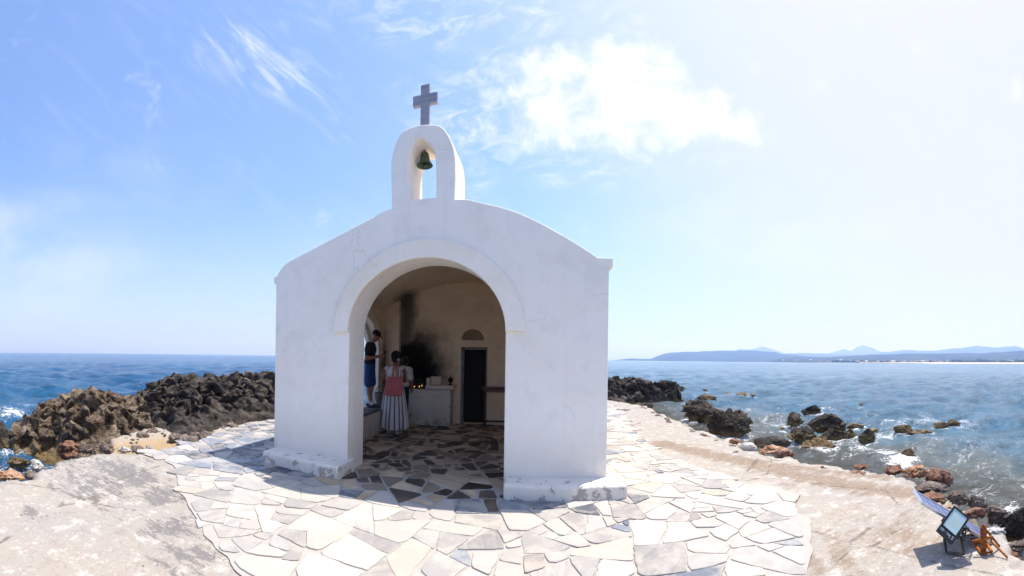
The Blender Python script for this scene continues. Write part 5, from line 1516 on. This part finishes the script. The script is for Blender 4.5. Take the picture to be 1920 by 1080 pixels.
def frame_of(o, a, b, c):
    """orthonormal frame: origin o, x to a, normal towards camera side c"""
    x = (a - o).normalized(); return x


def rust():
    t = NT('rusty_iron'); p = t.pos(); n = t.noise(p, 28, 7, .7)
    col = t.ramp(n, [(.3, (.07, .022, .008)), (.5, (.30, .09, .018)), (.68, (.48, .17, .03))])
    return t.done(t.bsdf(col, .85, .1, .3, t.bump(n, .7, .006)))


M['rust'] = rust()
# lamp face as a tilted rectangle in local space
BLp, BRp, TLp = D(1763, 998, 3.04), D(1790, 1025, 2.97), D(1782.5, 945, 3.13)
TRp = D(1813, 968, 3.14)
cen_ = (BLp + BRp + TLp + TRp) / 4
X = ((BRp - BLp) + (TRp - TLp)).normalized(); Yv = ((TLp - BLp) + (TRp - BRp)); Yv = (Yv - X * Yv.dot(X)).normalized(); Nn = X.cross(Yv)
if Nn.dot(Vector((0, 0, CZ)) - cen_) < 0: Nn = -Nn
W_ = ((BRp - BLp).length + (TRp - TLp).length) / 2; H_ = ((TLp - BLp).length + (TRp - BRp).length) / 2
print('lamp', W_, H_, cen_, Nn)
lamp = thing('flood_lamp', 'black solar flood lamp tilted on its bracket on the concrete', 'lamp', tuple(G(1806, 1040, 0)))
LO = Vector(lamp.location)
Rl = Matrix((X, Yv, X.cross(Yv) if X.cross(Yv).dot(Nn) > 0 else X.cross(Yv))).transposed()
sg = 1 if X.cross(Yv).dot(Nn) > 0 else -1
def LP(x, y, z): return cen_ - LO + X * x + Yv * y + Nn * z
def lbox(mb, x, y, z, sx, sy, sz_): mb.box(LP(x, y, z), (sx, sy, sz_), Rl)
mb = MB(); lbox(mb, 0, 0, -.018, W_, H_, .036); lbox(mb, 0, .01, -.055, W_ * .8, H_ * .75, .05)
for i in range(7): lbox(mb, (i - 3) * W_ * .1, .01, -.085, .006, H_ * .7, .022)
mb.build('housing', M['lampblack'], lamp, False, .006)
mb = MB(); th_ = .012
for (x, y, a, b) in ((0, H_ / 2 - th_ / 2, W_, th_), (0, -H_ / 2 + th_ / 2, W_, th_), (W_ / 2 - th_ / 2, 0, th_, H_ - 2 * th_), (-W_ / 2 + th_ / 2, 0, th_, H_ - 2 * th_)): lbox(mb, x, y, .004, a, b, .012)
mb.build('bezel', M['lampblack'], lamp, False, .002)
mb = MB(); gy_ = H_ * .11; lbox(mb, 0, gy_, .0025, W_ - 2 * th_ - .012, H_ * .66, .004); o = mb.build('reflector', M['led'], lamp, False, .0)
mb = MB()
for sx_, sy_, a_, b_ in ((0, .16, .36, .012), (0, -.10, .36, .012), (.18, .03, .012, .26), (-.18, .03, .012, .26)): lbox(mb, sx_ * W_ * 1.3, gy_ + (sy_ - .03) * H_, .0052, a_ * W_ * (1.3 if a_ > .1 else 1), b_ * H_, .0012)
for i in range(3): lbox(mb, 0, gy_ + (i - 1) * .07 * H_, .0052, .34 * W_, .02 * H_, .0012)
mb.build('led_strip', simple('pale_led', (.75, .72, .5), (.65, .66, .55), 4, .4, bump=0), lamp)
# printed marks on the lower panel
mb = MB(); rk = random.Random(2)
def mark(x, y, a, b): lbox(mb, x, y, .0012, a, b, .0012)
yb = -H_ * .34
for (x, y, a, b) in ((-.32, .02, .24, .022), (-.32, -.015, .2, .014), (-.32, -.045, .22, .012), (.03, .03, .012, .05), (.03, -.03, .012, .05), (.14, .01, .17, .012), (.14, -.02, .14, .01), (.34, .03, .1, .02), (.34, -.01, .08, .012), (.34, -.05, .1, .02), (.18, -.06, .05, .02), (.0, .0, .36, .005)): mark(x * W_, yb + y * H_, a * W_, b * H_)
mb.build('printed_marks', M['mark'], lamp)
# U bracket to the ground
f0 = G(1808, 1041, 0) - LO; f1 = LP(W_ / 2 + .012, -.015, -.04)
f0b = G(1790, 1028, 0) - LO; f2 = LP(-W_ / 2 - .012, -.015, -.04)
back = Vector((f2.x, f2.y, 0)) + (f0 - Vector((f1.x, f1.y, 0)))
mb = MB(); mb.bar(f1, f0 + Vector((0, 0, .012)), .03, .005, tuple(X)); mb.bar(f2, back + Vector((0, 0, .012)), .03, .005, tuple(X)); mb.bar(f0 + Vector((0, 0, .008)), back + Vector((0, 0, .008)), .03, .006)
mb.build('bracket', M['lampblack'], lamp, False, .001)
mb = MB(); mb.lathe([(.001, 0), (.011, 0), (.011, .008), (.001, .008)], f1 + Vector((0, 0, 0)), 10, rot=Rl @ Matrix.Rotation(PI / 2, 3, 'Y')); mb.build('bolt', M['alu'], lamp)
# cables
mb = MB(); rk = random.Random(8); cst = LP(.03, -.05, -.09)
for i in range(6):
    pts = [cst + Vector((rk.uniform(-.01, .01), rk.uniform(-.01, .01), 0))]
    for k in range(6): pts.append(f1 + Vector((.06 + rk.uniform(-.05, .05), rk.uniform(-.04, .06), rk.uniform(-.06, .05))))
    pts.append(f1 + Vector((.15 + .02 * i, -.02, -.03 - .015 * i))); mb.tube(resample(pts, 5), .0032, 6)
mb.build('cable_bundle', M['lampblack'], lamp, True)
# solar panel
a, d, b = D(1713.5, 920, 3.4), D(1837, 992, 3.6), D(1728.5, 943.5, 3.12)
c = b + d - a
cenp = (a + b + c + d) / 4; Xp = ((d - a) + (c - b)).normalized(); Yp = ((a - b) + (d - c)); Yp = (Yp - Xp * Yp.dot(Xp)).normalized(); Np = Xp.cross(Yp)
Lp = ((d - a).length + (c - b).length) / 2; Wp = ((a - b).length + (d - c).length) / 2
print('panel', Lp, Wp, cenp, Np)
if Np.z < 0: Yp = -Yp; Np = -Np
pl = thing('solar_panel', 'flat solar panel with a pale metal frame on a short stand behind the lamp', 'solar panel', tuple(Vector((cenp.x, cenp.y, 0))))
PO = Vector(pl.location); Rp_ = Matrix((Xp, Yp, Np)).transposed()
def pbox(mb, x, y, z, sx, sy, sz_): mb.box(cenp - PO + Xp * x + Yp * y + Np * z, (sx, sy, sz_), Rp_)
mb = MB(); fw = .014
for (x, y, A_, B_) in ((0, Wp / 2, Lp + fw, fw), (0, -Wp / 2, Lp + fw, fw), (Lp / 2, 0, fw, Wp - fw), (-Lp / 2, 0, fw, Wp - fw)): pbox(mb, x, y, 0, A_, B_, .022)
mb.build('frame', M['alu'], pl, False, .001)
me_o = MB().box((0, 0, 0), (Lp - fw, Wp - fw, .010)).build('cell_sheet', M['solar'], pl); me_o.matrix_local = Matrix.Translation(cenp - PO) @ Rp_.to_4x4()
g1 = G(1763, 983, 0) - PO; t1 = D(1762, 959, math.hypot((g1 + PO).x, (g1 + PO).y)) - PO
mb = MB(); tp = cenp - PO - Xp * (Lp * .12) - Np * .012; mb.bar(Vector((tp.x, tp.y, 0)), tp, .028, .004, (0, 1, 0)); mb.bar(Vector((tp.x, tp.y, .004)), Vector((tp.x, tp.y, .004)) + Vector((.16, .03, 0)), .028, .004); mb.build('leg', M['alu'], pl, False, .001); mb = MB()
tq = cenp - PO + Xp * (Lp * .2) - Np * .012; mb.bar(Vector((tq.x, tq.y, 0)), tq, .028, .004, (0, 1, 0)); mb.build('leg', M['alu'], pl, False, .001)
# rusty bracket
rg = G(1844, 1034, 0); rb = thing('iron_bracket', 'rusty orange iron bracket with splayed arms standing beside the lamp', 'bracket', tuple(rg))
rr_ = math.hypot(rg.x, rg.y); pzt = D(1844, 986, rr_).z
h_ = .019
mb = MB()
for dx, dy, a_, b_ in ((h_, 0, .005, 2 * h_ + .005), (-h_, 0, .005, 2 * h_ + .005), (0, h_, 2 * h_, .005), (0, -h_, 2 * h_, .005)): mb.box((dx, dy, pzt / 2), (a_, b_, pzt))
mb.build('post', M['rust'], rb, False, .001)
def rl(p): return p - rg
b1, b2, b3, b4 = rl(G(1826, 1020, .0)), rl(G(1840, 1039, .0)), rl(G(1860, 1037, .0)), rl(G(1849, 1017, .0))
up = Vector((0, 0, .008))
mb = MB(); mb.bar(b1 + up, b2 + up, .02, .014); mb.bar(b2 + up, b3 + up, .02, .014); mb.bar(b3 + up, b4 + up, .02, .014); mb.bar(b4 + up, b1 + up, .02, .014); mb.build('base_frame', M['rust'], rb, False, .001)
mb = MB(); mb.bar(rl(D(1823, 1016, rr_ - .03)), rl(D(1860, 1007, rr_ - .02)), .014, .022); mb.build('cross_bar', M['rust'], rb, False, .001)
mb = MB(); pA = rl(D(1849, 994, rr_)); pM = rl(D(1859, 1006, rr_ + .02)); pE = rl(G(1874, 1026, .0)); mb.bar(pA, pM, .012, .018); mb.bar(pM, pE + Vector((0, 0, .006)), .012, .018); mb.build('arm', M['rust'], rb, False, .001)
mb = MB(); pA = rl(D(1861, 1008, rr_)); pM = rl(D(1857, 1014, rr_ - .01)); pE = rl(G(1888, 1047, .0)); mb.bar(pA, pM, .012, .014); mb.bar(pM, pE + Vector((0, 0, .012)), .012, .014); mb.tube([pE + Vector((0, 0, .0)), pE + Vector((0, 0, .018))], .008, 8); mb.build('arm', M['rust'], rb, False, .001)
# pebbles scattered on the concrete
rk = random.Random(12); pm = [M['stone_white'], M['stone_grey'], M['stone_red']]
mb = MB()
for i in range(800):
    if rk.random() < .6: px, py = rk.uniform(1480, 1915), rk.uniform(905, 1075)
    else: px, py = rk.uniform(20, 420), rk.uniform(880, 1075)
    g = G(px, py, 0)
    if sdist(np.array([[g.x, g.y]]), LAND)[0] > -.15 or sdist(np.array([[g.x, g.y]]), PAVE)[0] < .05: continue
    s = rk.uniform(.002, .006) * (2 if rk.random() < .06 else 1); mb.ell((g.x, g.y, s * .2 - .018), (s, s * rk.uniform(.6, 1), s * .7), Matrix.Rotation(rk.uniform(0, 3), 3, 'Z'), 7, 5)
kind(mb.build('gravel', M['stone_grey'], None), 'stuff', 'loose grit scattered on the concrete')

# ------------------------------------------------------------------ haze
def haze():
    bm = bmesh.new(); x0, x1, y0, y1, z0, z1 = -12300, 12300, -300, 12400, -12, 560
    me = bpy.data.meshes.new('haze'); V = [(x, y, z) for x in (x0, x1) for y in (y0, y1) for z in (z0, z1)]
    me.from_pydata(V, [], [(0, 1, 3, 2), (4, 6, 7, 5), (0, 4, 5, 1), (2, 3, 7, 6), (0, 2, 6, 4), (1, 5, 7, 3)]); me.update()
    m = bpy.data.materials.new('haze_air'); m.use_nodes = True; t = m.node_tree; t.nodes.clear(); o = t.nodes.new('ShaderNodeOutputMaterial')
    v = t.nodes.new('ShaderNodeVolumePrincipled'); v.inputs['Color'].default_value = (.31, .50, 1, 1); v.inputs['Absorption Color'].default_value = (.9, .85, 1, 1); v.inputs['Density'].default_value = 2.5e-4; v.inputs['Anisotropy'].default_value = .25
    t.links.new(v.outputs[0], o.inputs['Volume']); me.materials.append(m)
    ob = bpy.data.objects.new('haze', me); link(ob); kind(ob, 'stuff', 'pale sea haze over the bay')


haze()
# ------------------------------------------------------------------ light and sky
ELEV = math.atan2(1, math.hypot(.32, .20)); SAZ = math.atan2(.32, .20)   # azimuth from +y towards +x
sd_ = Vector((math.sin(SAZ) * math.cos(ELEV), math.cos(SAZ) * math.cos(ELEV), math.sin(ELEV)))
sun = bpy.data.lights.new('sun', 'SUN'); sun.energy = 3.9; sun.angle = math.radians(.55); sun.color = (1, .95, .88)
so = bpy.data.objects.new('sun', sun); link(so); so.rotation_euler = sd_.to_track_quat('Z', 'Y').to_euler()
w = bpy.data.worlds.new('World'); sc.world = w; w.use_nodes = True; T = w.node_tree; T.nodes.clear()


class WT_(NT):
    def __init__(s): s.t = T; s.out = T.nodes.new('ShaderNodeOutputWorld')


t = WT_()
sky = t.n('ShaderNodeTexSky', sky_type='NISHITA'); sky.sun_disc = False; sky.sun_elevation = ELEV; sky.sun_rotation = SAZ
sky.altitude = 0; sky.air_density = 1.0; sky.dust_density = 1.6; sky.ozone_density = 3.0
dirv = t.n('ShaderNodeTexCoord').outputs['Generated']
sep = t.n('ShaderNodeSeparateXYZ'); t.l(dirv, sep.inputs[0]); dz = t.math('MAXIMUM', sep.outputs[2], .0)
den = t.math('ADD', dz, .12)
cx = t.math('DIVIDE', sep.outputs[0], den); cy_ = t.math('DIVIDE', sep.outputs[1], den)
cmb = t.n('ShaderNodeCombineXYZ'); t.l(cx, cmb.inputs[0]); t.l(cy_, cmb.inputs[1]); cv = cmb.outputs[0]


def near(px, py, a0, a1, distort=None):
    d = ray(px, py).normalized(); q = t.n('ShaderNodeVectorMath', operation='DISTANCE'); t.l(distort if distort is not None else dirv, q.inputs[0]); q.inputs[1].default_value = d
    return t.math('SUBTRACT', 1, t.rng(q.outputs['Value'], a0, a1))


# clouds are laid out on the sky by azimuth and slope of the view direction
azn = t.math('ARCTAN2', sep.outputs[0], sep.outputs[1])
hyp = t.math('SQRT', t.math('ADD', t.math('MULTIPLY', sep.outputs[0], sep.outputs[0]), t.math('MULTIPLY', sep.outputs[1], sep.outputs[1])))
slp = t.math('DIVIDE', sep.outputs[2], t.math('MAXIMUM', hyp, .05))
cb = t.n('ShaderNodeCombineXYZ'); t.l(azn, cb.inputs[0]); t.l(slp, cb.inputs[1]); sv = cb.outputs[0]
nz1 = t.n('ShaderNodeTexNoise'); nz1.inputs['Scale'].default_value = 5.0; nz1.inputs['Detail'].default_value = 7; nz1.inputs['Roughness'].default_value = .6; t.l(sv, nz1.inputs['Vector'])
sn = t.n('ShaderNodeSeparateXYZ'); t.l(nz1.outputs['Color'], sn.inputs[0])
au = t.math('ADD', azn, t.math('MULTIPLY', t.math('SUBTRACT', sn.outputs[0], .5), .22)); av = t.math('ADD', slp, t.math('MULTIPLY', t.math('SUBTRACT', sn.outputs[1], .5), .20))


def ell(px, py, rx, ry, k=1.0, rot=0.0):
    d = ray(px, py); a0 = math.atan2(d.x, d.y); v0 = d.z / math.hypot(d.x, d.y)
    dx = t.math('SUBTRACT', au, a0); dy = t.math('SUBTRACT', av, v0); cs, sn_ = math.cos(rot), math.sin(rot)
    ex = t.math('DIVIDE', t.math('ADD', t.math('MULTIPLY', dx, cs), t.math('MULTIPLY', dy, sn_)), rx / F)
    ey = t.math('DIVIDE', t.math('SUBTRACT', t.math('MULTIPLY', dy, cs), t.math('MULTIPLY', dx, sn_)), ry / F)
    r2 = t.math('ADD', t.math('MULTIPLY', ex, ex), t.math('MULTIPLY', ey, ey))
    q = t.math('SUBTRACT', 1, t.rng(r2, 0.0, 1.6)); return t.math('MULTIPLY', q, k) if k != 1 else q


def mxm(*l):
    o = l[0]
    for q in l[1:]: o = t.math('MAXIMUM', o, q)
    return o


puff = t.noise(sv, 9, 9, .64, .3)
fine = t.noise(t.mapping(t.mapping(sv, rot=(0, 0, -.2)), (6, 13, 1)), 1.6, 9, .68, .8)
cirr = t.noise(t.mapping(t.mapping(sv, rot=(0, 0, .72)), (3.0, 14, 1)), 1.5, 9, .68, .7)
body = mxm(ell(1135, 155, 175, 90), ell(1250, 205, 150, 80), ell(1140, 105, 105, 55, .9), ell(1345, 225, 100, 50, .55), ell(1030, 215, 150, 80, .78))
bm_ = t.rng(t.math('ADD', body, t.math('MULTIPLY', t.math('SUBTRACT', puff, .5), 2.1)), .12, 1.10)
skirt = mxm(ell(960, 215, 190, 130, .9), ell(1090, 285, 230, 60, .8), ell(930, 170, 120, 60, .8), ell(1330, 260, 150, 60, .5), ell(900, 25, 260, 70, .8), ell(1130, 40, 160, 60, .5), ell(890, 340, 60, 60, .5))
sm_ = t.math('MULTIPLY', skirt, t.rng(fine, .42, .70))
lf = t.math('MULTIPLY', mxm(ell(500, 120, 190, 60, 1, -.55), ell(600, 180, 90, 50, .6, -.9), ell(560, 20, 150, 40, .4)), t.rng(cirr, .44, .72))
low = mxm(ell(20, 470, 260, 130, .8), ell(150, 520, 150, 40, .5), ell(240, 330, 200, 90, .35), ell(1420, 440, 320, 70, .5))
lw = t.math('MULTIPLY', low, t.rng(t.noise(t.mapping(sv, (2.5, 5, 1)), 1.2, 7, .6, .5), .30, .75))
gen = t.math('MULTIPLY', t.rng(cirr, .48, .85), .16)
cl = mxm(bm_, t.math('MULTIPLY', sm_, .75), t.math('MULTIPLY', lf, .62), t.math('MULTIPLY', lw, .55), gen)
# thin bright veil of high cloud towards the sun side
sdv = t.n('ShaderNodeVectorMath', operation='DOT_PRODUCT'); t.l(dirv, sdv.inputs[0]); vd = ray(1900, 120).normalized(); sdv.inputs[1].default_value = vd
veil = t.math('ADD', t.rng(sdv.outputs['Value'], .42, 1.0), t.math('MULTIPLY', t.math('SUBTRACT', t.noise(dirv, 2.2, 6, .6), .5), .22))
veil = t.math('MULTIPLY', veil, 1.0, clamp=True)
hor = t.math('SUBTRACT', 1, t.rng(sep.outputs[2], 0, .42))
SK = .11
skc = t.mix(1.0, sky.outputs[0], (1.10, 1.20, 1.40), 'MULTIPLY')
cloudc = t.mix(t.rng(puff, .34, .60), (4.9, 5.1, 5.6), (6.2, 6.2, 6.3))
c1 = t.mix(t.math('MULTIPLY', hor, .55), skc, (3.6, 3.85, 5.3))
c1 = t.mix(t.math('MULTIPLY', veil, .90), c1, (4.55, 4.55, 5.15))
c1 = t.mix(t.math('MULTIPLY', cl, .9), c1, cloudc)
bg = t.n('ShaderNodeBackground'); t.l(c1, bg.inputs[0]); bg.inputs[1].default_value = SK
t.l(bg.outputs[0], t.out.inputs['Surface'])
vs = sc.view_settings; sc.display_settings.display_device = 'sRGB'; vs.view_transform = 'Standard'; vs.look = 'None'; vs.gamma = 1; vs.exposure = .80; vs.use_curve_mapping = False
sc.cycles.use_denoising = True
sc.cycles.max_bounces = 14; sc.cycles.diffuse_bounces = 10; sc.cycles.volume_bounces = 1; sc.cycles.transparent_max_bounces = 12
sc.cycles.caustics_reflective = False; sc.cycles.caustics_refractive = False; sc.cycles.sample_clamp_indirect = 6
